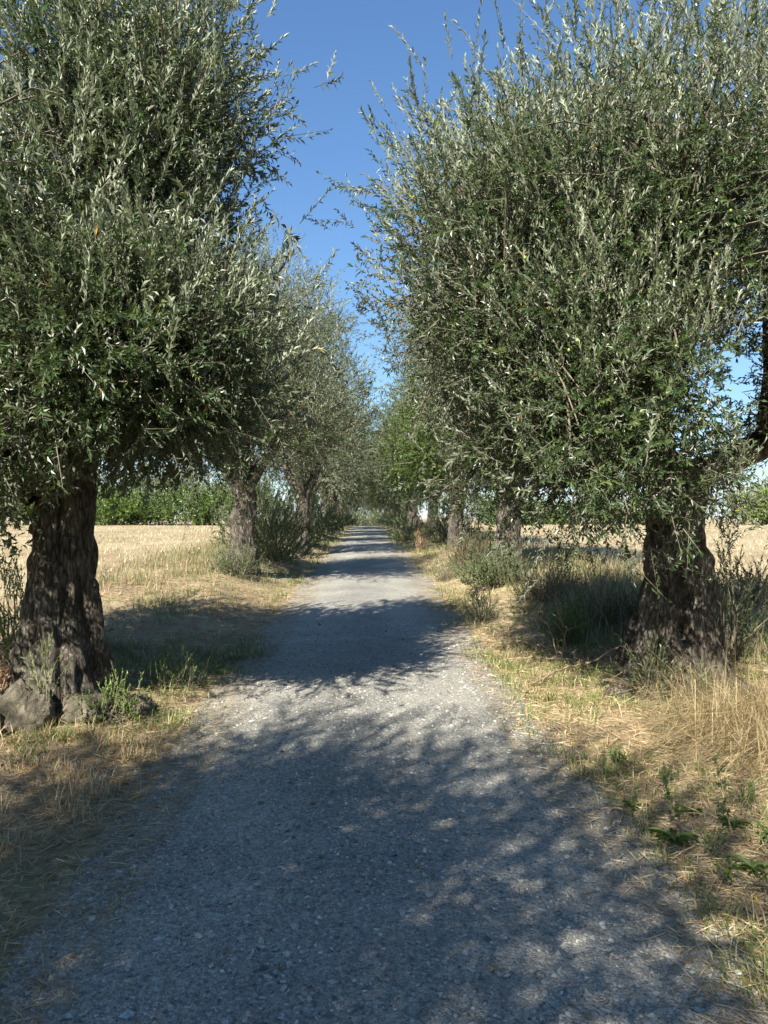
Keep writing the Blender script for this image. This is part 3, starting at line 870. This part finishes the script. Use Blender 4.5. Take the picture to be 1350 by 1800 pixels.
shrub('rusty_weed', 'small orange brown dead weed on the boulders at the left trunk', 'weed', -2.93, 5.92, (0.13, 0.1, 0.28), 416, 26, (0.05, 0.02, 8), DRYLEAF, tl=(0.12, 0.22), dz=0.12, stem_mat=DEADWOOD)
shrub('green_weed', 'thin upright green weed before the left trunk', 'weed', -2.42, 5.62, (0.1, 0.1, 0.42), 417, 12, (0.05, 0.012, 14), WEED, tl=(0.3, 0.45), up=2.0, dz=0.15)
shrub('green_weed', 'leafy green weed patch right of the left boulders', 'weed', -1.98, 5.75, (0.28, 0.22, 0.3), 418, 60, (0.045, 0.016, 10), WEED, tl=(0.15, 0.3), up=1.2, green=0.4)
shrub('verge_weed', 'leafy weed on the left verge between trunk and gravel', 'weed', -1.75, 6.9, (0.3, 0.25, 0.26), 419, 60, (0.045, 0.014, 10), GREENER, tl=(0.15, 0.28), up=1.2, green=0.3)

def rosette(label, x, y, r, n, seed, h=0.5, group='leaf rosettes on the right verge'):
    """flat rosette of long toothed leaves"""
    rng = np.random.default_rng(seed)
    root = thing('weed_rosette', label, 'weed', (x, y, gz(x, y)), group=group)
    for i in range(n):
        a = i * 2.399 + rng.normal(0, 0.2)
        L = r * rng.uniform(0.65, 1.1)
        e = rng.uniform(0.2, 1.3) * h
        tw = rng.normal(0, 0.22)
        L *= rng.choice([0.6, 0.85, 1.0])
        k = 7
        t = np.linspace(0, 1, k)
        rad = L * t
        z = L * (e * t * 1.4 - 1.0 * e * t ** 2) + 0.01
        w = L * 0.12 * np.sin(np.clip(t * 0.92 + 0.08, 0, 1) * math.pi) ** 0.8 * (1 + 0.3 * (np.arange(k) % 2))
        ca, sa = math.cos(a), math.sin(a)
        mid = np.stack([rad * np.cos(a + tw * t ** 2), rad * np.sin(a + tw * t ** 2), z], -1)
        sd = np.array([-sa, ca, 0])
        V = np.stack([mid - sd * w[:, None] + np.array([0, 0, .012]), mid, mid + sd * w[:, None] + np.array([0, 0, .012])], 1).reshape(-1, 3)
        F = []
        for s in range(k - 1):
            b = s * 3
            F += [[b, b + 3, b + 1], [b + 1, b + 3, b + 4], [b + 1, b + 4, b + 2], [b + 2, b + 4, b + 5]]
        F = np.array(F)[:, ::-1]
        g = Geo()
        tint = np.clip(rng.normal(0.75, 0.15), 0, 0.97)
        g.add(V, F, (tint, rng.random(), 0))
        g.build('leaf', WEED, root, True)
    return root

rosette('bright green leaf rosette close to the right gravel edge', 1.46, 4.02, 0.085, 18, 501)
rosette('largest green leaf rosette, at the shade edge on the right verge', 1.50, 3.58, 0.12, 24, 502, h=0.8)
rosette('green leaf rosette nearest the right border of the photo', 1.72, 3.27, 0.10, 18, 503, h=0.7)
rosette('small pale rosette behind the largest rosette', 1.72, 3.9, 0.08, 14, 504)
rosette('small green rosette under the dark seed stalk', 1.86, 3.72, 0.09, 15, 505)

rw = np.random.default_rng(55)
for i, (wx_, wy_) in enumerate([(1.62, 3.42), (1.95, 3.5), (1.7, 3.05), (1.9, 3.15), (2.02, 3.9), (1.78, 4.35), (1.6, 4.7), (1.9, 2.95), (1.55, 3.15)]):
    shrub('small_weed', 'small leafy green weed growing among straw on the right verge', 'weed', wx_, wy_, (0.06, 0.06, rw.uniform(0.04, 0.11)), 520 + i, int(rw.integers(9, 18)), (rw.uniform(0.02, 0.035), rw.uniform(0.009, 0.015), 8), WEED,
          tl=(0.05, 0.12), up=0.6, green=rw.uniform(0.3, 0.8), group='small weeds on the right verge')

def stalk(label, x, y, h, seed, lean):
    rng = np.random.default_rng(seed)
    root = thing('seed_stalk', label, 'weed', (x, y, gz(x, y)), group='dark seed stalks on the right verge')
    t = np.linspace(0, 1, 7)
    P = np.stack([lean * h * t ** 1.3, 0.12 * h * t, h * t], -1)
    g = Geo()
    V, F = tubes(P[None], np.linspace(0.005, 0.002, 7)[None], 5)
    g.add(V, F)
    g.build('stem', DEADWOOD, root)
    n = 34
    tt = rng.uniform(0.3, 1, n)
    B = np.stack([np.interp(tt, t, P[:, i]) for i in range(3)], -1)
    D = nrm(rng.normal(size=(n, 3)) + np.array([0, 0, 0.5]))
    g = Geo()
    V, F, col, _ = spray(rng, B, D, rng.uniform(0.02, 0.05, n), 5, 0.018, 0.011, np.zeros((n, 3)), green=0.12)
    g.add(V, F, col)
    g.build('seed_head', HEDGE, root)
stalk('tall dark seed stalk standing in sunlit straw near the right border', 1.80, 3.62, 0.36, 511, -0.15)
stalk('shorter dark seed stalk leaning left above the largest rosette', 1.57, 3.62, 0.27, 512, -0.35)

shrub('broad_bush', 'tall dark bush deep between the second and third left trunks', 'bush', -3.3, 21.5, (1.2, 1.6, 2.0), 435, 420, (0.09, 0.03, 14), SHRUB, green=0.35)
shrub('broad_bush', 'tall dark bush behind the third left trunk', 'bush', -3.2, 30.5, (1.2, 1.8, 2.2), 436, 300, (0.12, 0.04, 12), SHRUB, green=0.35)
shrub('broad_bush', 'green bush between the third and fourth right trunks', 'bush', 3.0, 27.0, (1.0, 1.5, 1.6), 437, 300, (0.11, 0.036, 12), SHRUB, green=0.6)
BB = 'low bushes in the right bank'
shrub('bank_bush', 'dry brownish low bush in the right bank nearest the right trunk', 'bush', 3.15, 9.6, (0.55, 0.5, 0.5), 431, 170, (0.05, 0.017, 12), SCRUB, green=0.2, group=BB)
shrub('bank_bush', 'brown tangled low bush in the right bank farther from the trunk', 'bush', 2.75, 11.3, (0.6, 0.6, 0.6), 432, 200, (0.05, 0.016, 12), SCRUB, green=0.12, group=BB)
shrub('bank_bush', 'brown bush behind the right trunk at the field edge', 'bush', 4.0, 9.3, (0.7, 0.6, 0.7), 433, 220, (0.055, 0.018, 14), SCRUB, green=0.3, group=BB)
shrub('bank_bush', 'dusty low bush at the field edge near the right photo border', 'bush', 5.6, 10.6, (0.8, 0.6, 0.55), 434, 200, (0.06, 0.02, 12), SCRUB, green=0.2, group=BB)

# ------------------------------------------------------------------ boulders under the left tree
def boulder(label, x, y, size, seed, dz=0.0, rz=0.0, group='boulders at the left trunk', name='boulder', mat=STONE):
    rng = np.random.default_rng(seed)
    nu, nv = (72, 44) if size[0] > 0.1 else (12, 8)
    u = np.linspace(0, 2 * math.pi, nu, endpoint=False)
    v = np.linspace(-math.pi / 2, math.pi / 2, nv)
    U, W = np.meshgrid(u, v)
    d = np.stack([np.cos(W) * np.cos(U), np.cos(W) * np.sin(U), np.sin(W)], -1)
    r = 0.72 + 0.55 * fbm(d[..., 0] * 1.3 + seed, d[..., 1] * 1.3, d[..., 2] * 1.3, seed, 2) + 0.34 * (fbm(d[..., 0] * 4, d[..., 1] * 4, d[..., 2] * 4 + 3, seed, 4) - 0.5)
    for k in range(11):                     # broken flat faces
        nn = nrm(rng.normal(size=3))
        s = (d * r[..., None]) @ nn
        lim = rng.uniform(0.64, 0.92)
        r = np.where(s > lim, r * (lim / np.maximum(s, 1e-6)) ** 0.85, r)
    r = r * (1 - 0.16 * sstep(0.16, 0.0, np.abs(fbm(d[..., 0] * 2.2, d[..., 1] * 2.2, d[..., 2] * 2.2 + 8, seed + 3, 2) - 0.5)) + 0.14 * (fbm(d[..., 0] * 11, d[..., 1] * 11, d[..., 2] * 11, seed + 5, 2) - 0.5))
    V = (d * r[..., None] * np.array(size)).reshape(-1, 3)
    b = np.arange(nv - 1)[:, None] * nu
    j = np.arange(nu)[None]
    j2 = (j + 1) % nu
    q = np.stack([b + j, b + j2, b + nu + j2, b + nu + j], -1).reshape(-1, 4)
    g = Geo()
    g.add(V, np.concatenate([q[:, [0, 1, 2]], q[:, [0, 2, 3]]]))
    o = g.build(name, mat, None, True, (x, y, gz(x, y) + dz))
    o.rotation_euler = (rng.uniform(-.2, .2), rng.uniform(-.2, .2), rz)
    return tag(o, label, 'rock', group)
boulder('rounded grey boulder at the left border beside the left trunk', -3.02, 5.75, (0.26, 0.24, 0.22), 601, 0.06, 0.4)
boulder('largest smooth boulder leaning on the front of the left trunk', -2.55, 5.62, (0.25, 0.22, 0.30), 602, 0.06, 1.1)
boulder('rough pale boulder low at the left border in front', -2.78, 5.28, (0.26, 0.2, 0.17), 603, 0.04, 2.0)
boulder('broken brownish boulder on the right flank of the left trunk foot', -2.22, 5.82, (0.27, 0.22, 0.2), 604, 0.03, 0.2)
boulder('low mossy boulder farthest right of the left trunk, half in weeds', -1.88, 5.98, (0.24, 0.2, 0.15), 605, 0.02, 0.9)

# ------------------------------------------------------------------ fallen branches
def stick(name, label, pts, r0, r1, seed, group=None, side=0, mat=DEADWOOD):
    rng = np.random.default_rng(seed)
    pts = np.array(pts, float)
    pts[:, 2] += [gz(p[0], p[1]) for p in pts]
    k = 14
    s = np.linspace(0, len(pts) - 1, k)
    P = np.stack([np.interp(s, np.arange(len(pts)), pts[:, i]) for i in range(3)], -1)
    P = P + rng.normal(0, 0.006, P.shape)
    root = thing(name, label, 'branch', tuple(P[0]), group=group)
    o = P[0].copy()
    limb_geo(P - o, r0, r1, seed, 7).build('stem', mat, root, True)
    if side:
        g = Geo()
        i = rng.integers(2, k - 1, side)
        d = nrm(nrm(P[i] - P[i - 1]) * 0.8 + rng.normal(0, 0.5, (side, 3)) + np.array([0, 0, 0.25]))
        L = rng.uniform(0.12, 0.35, side)
        t = np.linspace(0, 1, 4)
        Q = (P[i] - o)[:, None] + d[:, None] * (L[:, None] * t)[..., None] + np.array([0, 0, -0.25]) * (L[:, None] * t ** 2)[..., None]
        V, F = tubes(Q, np.linspace(0.004, 0.0015, 4)[None], 4)
        g.add(V, F)
        g.build('twig', mat, root)
    return root
FB = 'dead branches lying left of the right trunk'
stick('fallen_branch', 'long bent brown branch lying on the sunny verge towards the right trunk', [(1.42, 6.75, .02), (1.7, 7.0, .06), (2.0, 7.35, .07), (2.42, 7.45, .05)], 0.006, 0.010, 701, FB)
stick('fallen_branch', 'dark branch propped against the left side of the right trunk', [(2.02, 7.5, .03), (2.25, 7.35, .12), (2.5, 7.15, .3), (2.62, 6.95, .42)], 0.007, 0.013, 702, FB, 4)
stick('fallen_branch', 'grey twiggy branch lying flat at the right gravel edge', [(1.45, 8.1, .02), (1.75, 8.0, .05), (2.1, 7.8, .07), (2.4, 7.7, .04)], 0.007, 0.011, 703, FB, 14)
stick('fallen_branch', 'pale straggling branch tangled in dry grass beyond the gravel edge', [(1.55, 9.0, .03), (1.8, 8.6, .12), (2.0, 8.3, .10), (2.2, 8.1, .03)], 0.006, 0.010, 704, FB, 16)
stick('dead_stem', 'upright dead stem with a nodding head beside the small green bush', [(2.08, 8.0, 0), (2.03, 8.05, .25), (1.98, 8.1, .42), (1.9, 8.1, .46)], 0.008, 0.004, 705, 'dead weed stems by the right trunk', 5)
stick('dead_stem', 'shorter curling dead stem right of the nodding one', [(2.12, 8.0, 0), (2.15, 8.05, .2), (2.2, 8.1, .33), (2.12, 8.15, .42)], 0.007, 0.004, 706, 'dead weed stems by the right trunk', 5)
stick('dead_stem', 'straight bare stem slanting up behind the small green bush', [(2.45, 8.9, 0), (2.38, 9.0, .35), (2.3, 9.05, .62)], 0.006, 0.004, 707, 'dead weed stems by the right trunk')

ub = shrub('verge_bush', 'dark bush under the fifth tree on the right row', 'bush', 2.5, 43.5, (1.0, 1.6, 1.3), 420, 170, (0.15, 0.048, 12), SHRUB, green=0.4, group='bushes filling the far tree rows')
for i, (x, y) in enumerate([(2.7, 53.0), (2.6, 62.0), (2.7, 71.0), (2.6, 81.0), (2.6, 91.0), (-2.5, 45.0), (-2.6, 54.5), (-2.5, 64.0), (-2.6, 73.0), (-2.6, 82.5), (-2.5, 92.0)]):
    copy_thing(ub, put(x, y), i * 1.3, (1.1, 1.1, 1.0 + 0.1 * (i % 3)), 'dark bush filling the gap after the %s tree of the %s row' % ((ORD[1:6] if x > 0 else ORD[0:6])[i if x > 0 else i - 5], 'right' if x > 0 else 'left'))

for i, (x, y, k, lab) in enumerate([(-1.6, 116.0, 2.0, 'left of'), (0.6, 121.0, 2.2, 'straight behind'), (2.6, 117.0, 2.0, 'right of')]):
    copy_thing(ub, put(x, y), 0.7 * i, (k, k, k), 'bush closing the view %s the far end of the lane' % lab)

# small pale post far down the lane
g = Geo()
zz = np.array([-0.1, 0.62, 0.70, 0.72])
rr_ = np.array([0.085, 0.08, 0.06, 0.001])
V, F = tubes(np.stack([np.zeros(4), np.zeros(4), zz], -1)[None], rr_[None], 10)
g.add(V, F)
po = g.build('marker_post', rough_mat('pale_concrete', [(0.3, (0.42, 0.40, 0.36)), (0.7, (0.6, 0.58, 0.53))], 12.0, bump=0.2), None, False, put(-1.75, 46.0))
tag(po, 'small pale stone post at the left edge far down the lane', 'post')

# ------------------------------------------------------------------ hedges and trees beyond the fields
def far_bush(label, x, y, w, h, seed, mat=HEDGE, green=0.5, cat='bush', name='hedge_bush', group='bushes along the far field edge', n=260, leaf=0.26):
    rng = np.random.default_rng(seed)
    root = thing(name, label, cat, (x, y, gz(x, y)), group=group)
    lobes = [(rng.uniform(-.5, .5) * w * 0.6, rng.uniform(-.4, .4) * w * 0.5, h * rng.uniform(0.35, 0.6), w * rng.uniform(.35, .55), w * 0.4, h * rng.uniform(0.35, 0.5), 1.0) for _ in range(4)]
    skel = np.array([[0, 0, 0.2], [0, 0, h * 0.3]])
    crown_geo(rng, lobes, n // 2, 9, leaf, leaf * 0.42, 9, skel, under=1.0, clump=0.45, tl=(0.5, 1.0), zmin=0.0, green=green, wood=False, up=0.4).build('crown', mat, root)
    g = Geo()
    k = 5
    e = np.stack([rng.normal(0, w * 0.2, k), rng.normal(0, w * 0.2, k), np.full(k, h * 0.55)], -1)
    t = np.linspace(0, 1, 4)[None, :, None]
    V, F = tubes(np.zeros((k, 1, 3)) * (1 - t) + e[:, None] * t, np.linspace(0.09, 0.03, 4)[None], 5)
    g.add(V, F)
    g.build('trunk', BARK, root)
    return root
far_bush('bright yellow green bush at the field edge, just right of the left trunk', -20.6, 60, 5.5, 2.6, 801, GREENER, 0.85)
far_bush('tall grey green bush behind the bright one at the left field edge', -21.5, 64, 7.0, 5.2, 802, OLIVE, 0.8, n=330)
far_bush('rounded grey green bush at the left field edge below the second tree', -16.5, 63, 6.0, 5.0, 803, OLIVE, 0.7, n=330)
far_bush('low green bush at the left field edge near the second trunk', -13.5, 60, 5.0, 3.0, 804, GREENER, 0.7)
far_bush('dense bush at the left field edge, hidden partly by the second trunk', -9.8, 62, 5.0, 4.4, 805, HEDGE, 0.3)
far_bush('bush at the left field edge, left of the left trunk', -27.5, 61, 6.0, 4.2, 806, HEDGE, 0.4)
far_bush('last bush at the left field edge beside the photo border', -34.0, 63, 7.0, 4.6, 807, OLIVE, 0.6)
far_bush('pale green small tree beyond the right field at the photo border', 33.5, 62, 5.2, 3.1, 811, HEDGE, 0.85, 'tree', 'field_tree', 'small trees beyond the right field')
far_bush('second pale tree at the right border, a little farther off', 37.5, 66, 6.0, 3.8, 812, OLIVE, 0.85, 'tree', 'field_tree', 'small trees beyond the right field')
far_bush('low dark bush on the right field horizon beside the right trunk', 28.0, 66, 4.5, 1.5, 813, HEDGE, 0.4)
far_bush('low bush on the right field horizon left of the right trunk', 22.0, 68, 6.0, 1.6, 814, HEDGE, 0.3)
far_bush('green bush on the field horizon between second and third right trunks', 11.0, 60, 4.6, 1.9, 815, GREENER, 0.5)
far_bush('low bush on the field horizon right of the second right trunk', 15.6, 66, 5.0, 1.7, 816, HEDGE, 0.4)

# ------------------------------------------------------------------ ground cover
STRAWC = np.array([[0.55, 0.43, 0.24], [0.46, 0.34, 0.18], [0.60, 0.50, 0.31], [0.36, 0.23, 0.12], [0.50, 0.37, 0.23]])
GREENC = np.array([[0.12, 0.19, 0.04], [0.17, 0.22, 0.06], [0.09, 0.15, 0.035], [0.24, 0.26, 0.10]])

def pick(rng, pal, n, jit=0.15):
    return pal[rng.integers(0, len(pal), n)] * rng.uniform(1 - jit, 1 + jit, (n, 1))

def scatter(rng, n, y0, y1, d0, d1, side, power=1.0, dpow=1.0):
    """points on one verge: Y density falls with distance, d measured from the lane edge"""
    u = rng.random(n)
    y = (y0 ** (1 - power) + u * (y1 ** (1 - power) - y0 ** (1 - power))) ** (1 / (1 - power)) if power != 1 else y0 * (y1 / y0) ** u
    d = d0 + (d1 - d0) * rng.random(n) ** dpow
    x = np.where(side > 0, edge_right(y) + d, edge_left(y) - d)
    return x, y, d

def add_blades(g, rng, x, y, L, W, lean, col, curve=0.45, az=None, dz=-0.01):
    P = np.stack([x, y, ground_z(x, y) + dz], -1)
    az = rng.uniform(0, 6.283, len(x)) if az is None else az
    V, F = blades(P, L, W, az, lean, curve)
    g.add(V, F, np.repeat(col, 5, 0))

rng = np.random.default_rng(1234)
# straw litter lying flat on both verges
g = Geo()
for side, n, y0, y1 in ((-1, 30000, 2.0, 14), (1, 30000, 2.0, 14), (-1, 9000, 8, 32), (1, 9000, 8, 32)):
    x, y, d = scatter(rng, n, y0, y1, -0.28, 3.0 if y0 < 5 else 4.2, side, 1.4, 1.15)
    keep = (d > 0.05 * rng.normal(0, 1, n) + 0.03) | (rng.random(n) < 0.3)
    x, y = x[keep], y[keep]
    n = len(x)
    a = rng.uniform(0, 6.283, n)
    A = np.stack([np.cos(a), np.sin(a), rng.normal(0.05, 0.13, n)], -1)
    L = rng.uniform(0.03, 0.13, n) * (1 + 0.05 * y)
    W = rng.uniform(0.0022, 0.0055, n) * (1 + 0.10 * y)
    B = np.stack([x, y, ground_z(x, y) + rng.uniform(0.004, 0.022, n)], -1)
    V, F = leaves(B, A, np.array([0, 0, 1.0]) + rng.normal(0, 0.3, (n, 3)), L, W, 0.1, 0.03, 0.5)
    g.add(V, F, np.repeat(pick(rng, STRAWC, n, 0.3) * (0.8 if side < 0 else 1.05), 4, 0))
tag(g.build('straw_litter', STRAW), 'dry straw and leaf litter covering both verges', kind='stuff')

# short grass, green tufts on the verges
g = Geo()
for side, n, far in ((-1, 30000, 0), (1, 42000, 0), (-1, 18000, 1), (1, 24000, 1)):
    x, y, d = scatter(rng, n, 2.2 if not far else 8, 9 if not far else 80, 0.02, 3.0 if not far else 3.2, side, 1.3 if not far else 1.5)
    f = fbm(x * 1.1, y * 1.1, seed=41)
    tuft = fbm(x * 4.5, y * 4.5, seed=43, o=2)
    thr = 0.44 if side > 0 else 0.46
    keep = rng.random(n) < np.clip((tuft - 0.42) * 5, 0.06, 1) * np.clip(0.35 + (f - 0.4) * 4, 0.15, 1)
    keep &= d > 0.02 + 0.12 * noise(x * 3, y * 3, seed=3)
    x, y, d, f, tuft = (q[keep] for q in (x, y, d, f, tuft))
    n = len(x)
    if n == 0:
        continue
    gr = np.clip((f - thr + 0.10) * 6 + 0.25 * (tuft > 0.55) - 0.25 * sstep(0.9, 2.2, d), 0.06, 0.9)
    isg = rng.random(n) < gr * (1 if side > 0 else sstep(4.0, 6.5, y))
    col = np.where(isg[:, None], pick(rng, GREENC, n, 0.25), pick(rng, STRAWC, n, 0.25))
    k = 1 + 0.09 * y
    L = rng.uniform(0.035, 0.11, n) * np.where(isg, 1.0, 1.2) * k ** 0.7 * (0.6 + 0.6 * tuft) * (1 + 0.5 * sstep(0.3, 1.5, d))
    W = rng.uniform(0.0025, 0.005, n) * k
    add_blades(g, rng, x, y, L, W, np.abs(rng.normal(0.55, 0.35, n)), col, 0.5)
nt = 760
ty = np.concatenate([2.3 * (9 / 2.3) ** rng.random(nt // 2), 7 * (45 / 7) ** rng.random(nt - nt // 2)])
ts = np.where(rng.random(nt) < 0.62, 1, -1)
td = -0.06 + 2.2 * rng.random(nt) ** 1.6
tx = np.where(ts > 0, edge_right(ty) + td, edge_left(ty) - td)
keep = (ts > 0) | (ty > 5.2)
ty, ts, td, tx = ty[keep], ts[keep], td[keep], tx[keep]
nt = len(ty)
nb = 46
ty = np.concatenate([ty, rng.normal(5.45, 0.3, 26)])
tx = np.concatenate([tx, rng.normal(-2.45, 0.4, 26)])
nt = len(ty)
i = np.repeat(np.arange(nt), nb)
rad = (rng.uniform(0.025, 0.10, nt) * (1 + 0.05 * ty))[i]
x = tx[i] + rng.normal(0, 1, nt * nb) * rad
y = ty[i] + rng.normal(0, 1, nt * nb) * rad
kk = rng.random(nt * nb) < 0.78
hue = rng.normal(1.0, 0.15, nt)[i]
col = np.where(kk[:, None], pick(rng, GREENC, nt * nb, 0.2) * hue[:, None], pick(rng, STRAWC, nt * nb, 0.2))
az = np.arctan2(y - ty[i], x - tx[i]) + rng.normal(0, 0.6, nt * nb)
add_blades(g, rng, x, y, rng.uniform(0.03, 0.10, nt * nb) * (0.7 + 0.7 * rng.random(nt))[i] * (1 + 0.04 * y), rng.uniform(0.0025, 0.0045, nt * nb) * (1 + 0.08 * y), np.abs(rng.normal(0.45, 0.3, nt * nb)), col, 0.6, az=az)
tag(g.build('verge_grass', GRASS), 'short green and straw coloured grass tufts on both verges', kind='stuff')

# tall dry grass in the banks under and between the trees
g = Geo()
for side, n, y0, y1 in ((1, 17000, 7.4, 14), (1, 14000, 14, 70), (-1, 12000, 7.6, 14), (-1, 12000, 14, 70)):
    x, y, d = scatter(rng, n, y0, y1, 0.45, 3.6, side, 1.2, 0.75)
    f = fbm(x * 0.7, y * 0.7, seed=61)
    inner = sstep(0.6, 1.6, d)
    keep = rng.random(n) < np.clip(0.10 + (f - 0.38) * 3, 0.03, 1) * (0.05 + 0.95 * inner)
    if side < 0 and y1 <= 14:
        keep &= rng.random(n) < 0.55
    x, y, d, f, inner = (q[keep] for q in (x, y, d, f, inner))
    n = len(x)
    hgt = (0.16 + 0.34 * inner * (0.3 + f)) * (0.75 if side < 0 else 1.0)
    k = 1 + 0.06 * y
    isg = rng.random(n) < 0.30
    col = np.where(isg[:, None], pick(rng, GREENC, n, 0.25) * 1.1, pick(rng, np.array([[0.36, 0.28, 0.17], [0.27, 0.20, 0.12], [0.45, 0.36, 0.21], [0.22, 0.19, 0.12]]), n, 0.25))
    add_blades(g, rng, x, y, hgt * rng.uniform(0.4, 1.5, n), 0.0042 * rng.uniform(0.6, 1.4, n) * k, np.abs(rng.normal(0.5, 0.38, n)), col, 0.7)
# long straws by the right border, lodged towards the lane
n = 5200
x = rng.normal(2.75, 0.42, n)
y = rng.normal(5.0, 0.62, n)
k = (x > 2.15 + 0.25 * rng.random(n)) & (y > 3.9)
x, y = x[k], y[k]
n = len(x)
L = rng.uniform(0.3, 0.95, n)
col = pick(rng, np.array([[0.60, 0.49, 0.27], [0.52, 0.41, 0.22], [0.64, 0.55, 0.34], [0.40, 0.30, 0.17]]), n, 0.25)
add_blades(g, rng, x, y, L, rng.uniform(0.003, 0.0055, n), np.abs(rng.normal(0.95, 0.35, n)), col, rng.uniform(0.2, 0.9, n), az=rng.normal(3.9, 0.75, n))
tag(g.build('tall_dry_grass', GRASS), 'tall dry grass standing in the banks under the trees', kind='stuff')

# stubble in the fields
g = Geo()
for side, n in ((1, 27000), (-1, 17000)):
    u = rng.random(n)
    y = 5.0 * (62 / 5.0) ** u
    d = 3.4 + rng.random(n) ** 1.3 * (4 + 0.75 * y)
    x = np.where(side > 0, 1.4 + d, -1.4 - d)
    k = 1.3 + 0.14 * y
    col = pick(rng, np.array([[0.46, 0.38, 0.245], [0.38, 0.31, 0.19], [0.52, 0.45, 0.30]]), n, 0.18)
    add_blades(g, rng, x, y, rng.uniform(0.05, 0.15, n), 0.0045 * k * rng.uniform(0.7, 1.3, n), np.abs(rng.normal(0.3, 0.25, n)), col, 0.3)
tag(g.build('field_stubble', STRAW), 'cut pale stubble standing in the fields', kind='stuff')

# gravel
g = Geo()
n = 44000
y = 1.7 * (11 / 1.7) ** (rng.random(n) ** 1.0)
el, er = edge_left(y), edge_right(y)
x = el - 0.22 + (er - el + 0.44) * rng.random(n)
e = np.minimum(x - el, er - x)
dens = np.clip(0.45 + 1.1 * (fbm(x * 2.0, y * 1.1, seed=71) - 0.35), 0.1, 1) * np.clip(1.0 + e / 0.22, 0, 1)
k = rng.random(n) < dens
x, y = x[k], y[k]
n = len(x)
r = np.clip(np.exp(rng.normal(math.log(0.0062), 0.42, n)), 0.003, 0.019) * (0.9 + 0.025 * y)
a = rng.uniform(0, 6.283, n)
oc = np.array([[1, 0, 0], [0, 1, 0], [-1, 0, 0], [0, -1, 0], [0, 0, 1], [0, 0, -1]], float)
T = oc[None] * np.stack([r * rng.uniform(.9, 1.5, n), r * rng.uniform(.7, 1.1, n), r * rng.uniform(.45, .75, n)], -1)[:, None]
T = T + rng.normal(0, 0.22, T.shape) * r[:, None, None]
ca, sa = np.cos(a)[:, None], np.sin(a)[:, None]
V = np.stack([T[..., 0] * ca - T[..., 1] * sa, T[..., 0] * sa + T[..., 1] * ca, T[..., 2]], -1)
V = V + np.stack([x, y, ground_z(x, y) + r * 0.12], -1)[:, None]
OF = np.array([[0, 1, 4], [1, 2, 4], [2, 3, 4], [3, 0, 4], [1, 0, 5], [2, 1, 5], [3, 2, 5], [0, 3, 5]])
F = (np.arange(n)[:, None, None] * 6 + OF[None]).reshape(-1, 3)
v = np.clip(rng.normal(0.29, 0.10, n), 0.11, 0.48)
v = np.where(rng.random(n) < 0.035, rng.uniform(0.36, 0.46, n), v)
warm = rng.normal(0, 0.035, n)
col = np.stack([v * (1 + warm), v, v * (0.89 - warm)], -1)
g.add(V.reshape(-1, 3), F, np.repeat(col, 6, 0))
tag(g.build('loose_gravel', PEBBLE), 'loose grey gravel on the lane', kind='stuff')

# larger single pebbles lying on the lane
PALE = rough_mat('pale_pebble', [(0.3, (0.26, 0.255, 0.24)), (0.7, (0.40, 0.39, 0.37))], 40.0, bump=0.3, bdist=0.004)
PG = 'pale pebbles lying loose on the near gravel'
for i in range(14):
    py = rng.uniform(2.25, 4.3)
    px = rng.uniform(-1.1, 1.45)
    s = rng.uniform(0.013, 0.021)
    boulder('pale pebble lying loose on the near grey gravel', px, py, (s * 1.25, s, s * 0.7), 900 + i, s * 0.25, rng.uniform(0, 6), PG, 'loose_pebble', PALE)

# fallen leaves
g = Geo()
n = 900
y = 2.0 * (12 / 2.0) ** rng.random(n)
x = rng.uniform(-3.6, 3.2, n)
on = (x > edge_left(y)) & (x < edge_right(y))
k = ~on | (rng.random(n) < 0.12)
x, y = x[k], y[k]
n = len(x)
a = rng.uniform(0, 6.28, n)
V, F = leaves(np.stack([x, y, ground_z(x, y) + 0.016], -1), np.stack([np.cos(a), np.sin(a), rng.normal(0, 0.1, n)], -1), np.array([0, 0, 1.0]) + rng.normal(0, 0.35, (n, 3)), rng.uniform(0.03, 0.065, n), rng.uniform(0.010, 0.018, n))
pal = np.array([[0.42, 0.24, 0.09], [0.36, 0.2, 0.1], [0.5, 0.42, 0.28], [0.58, 0.36, 0.04], [0.25, 0.17, 0.1]])
g.add(V, F, np.repeat(pick(rng, pal, n, 0.2), 4, 0))
tag(g.build('fallen_leaves', STRAW), 'brown and yellow fallen leaves on lane and verges', kind='stuff')

tris = sum(len(o.data.polygons) for o in C.objects if o.type == 'MESH')
print('script done', round(time.time() - T0, 1), 's; unique faces', sum(len(m.polygons) for m in bpy.data.meshes), 'placed', tris)
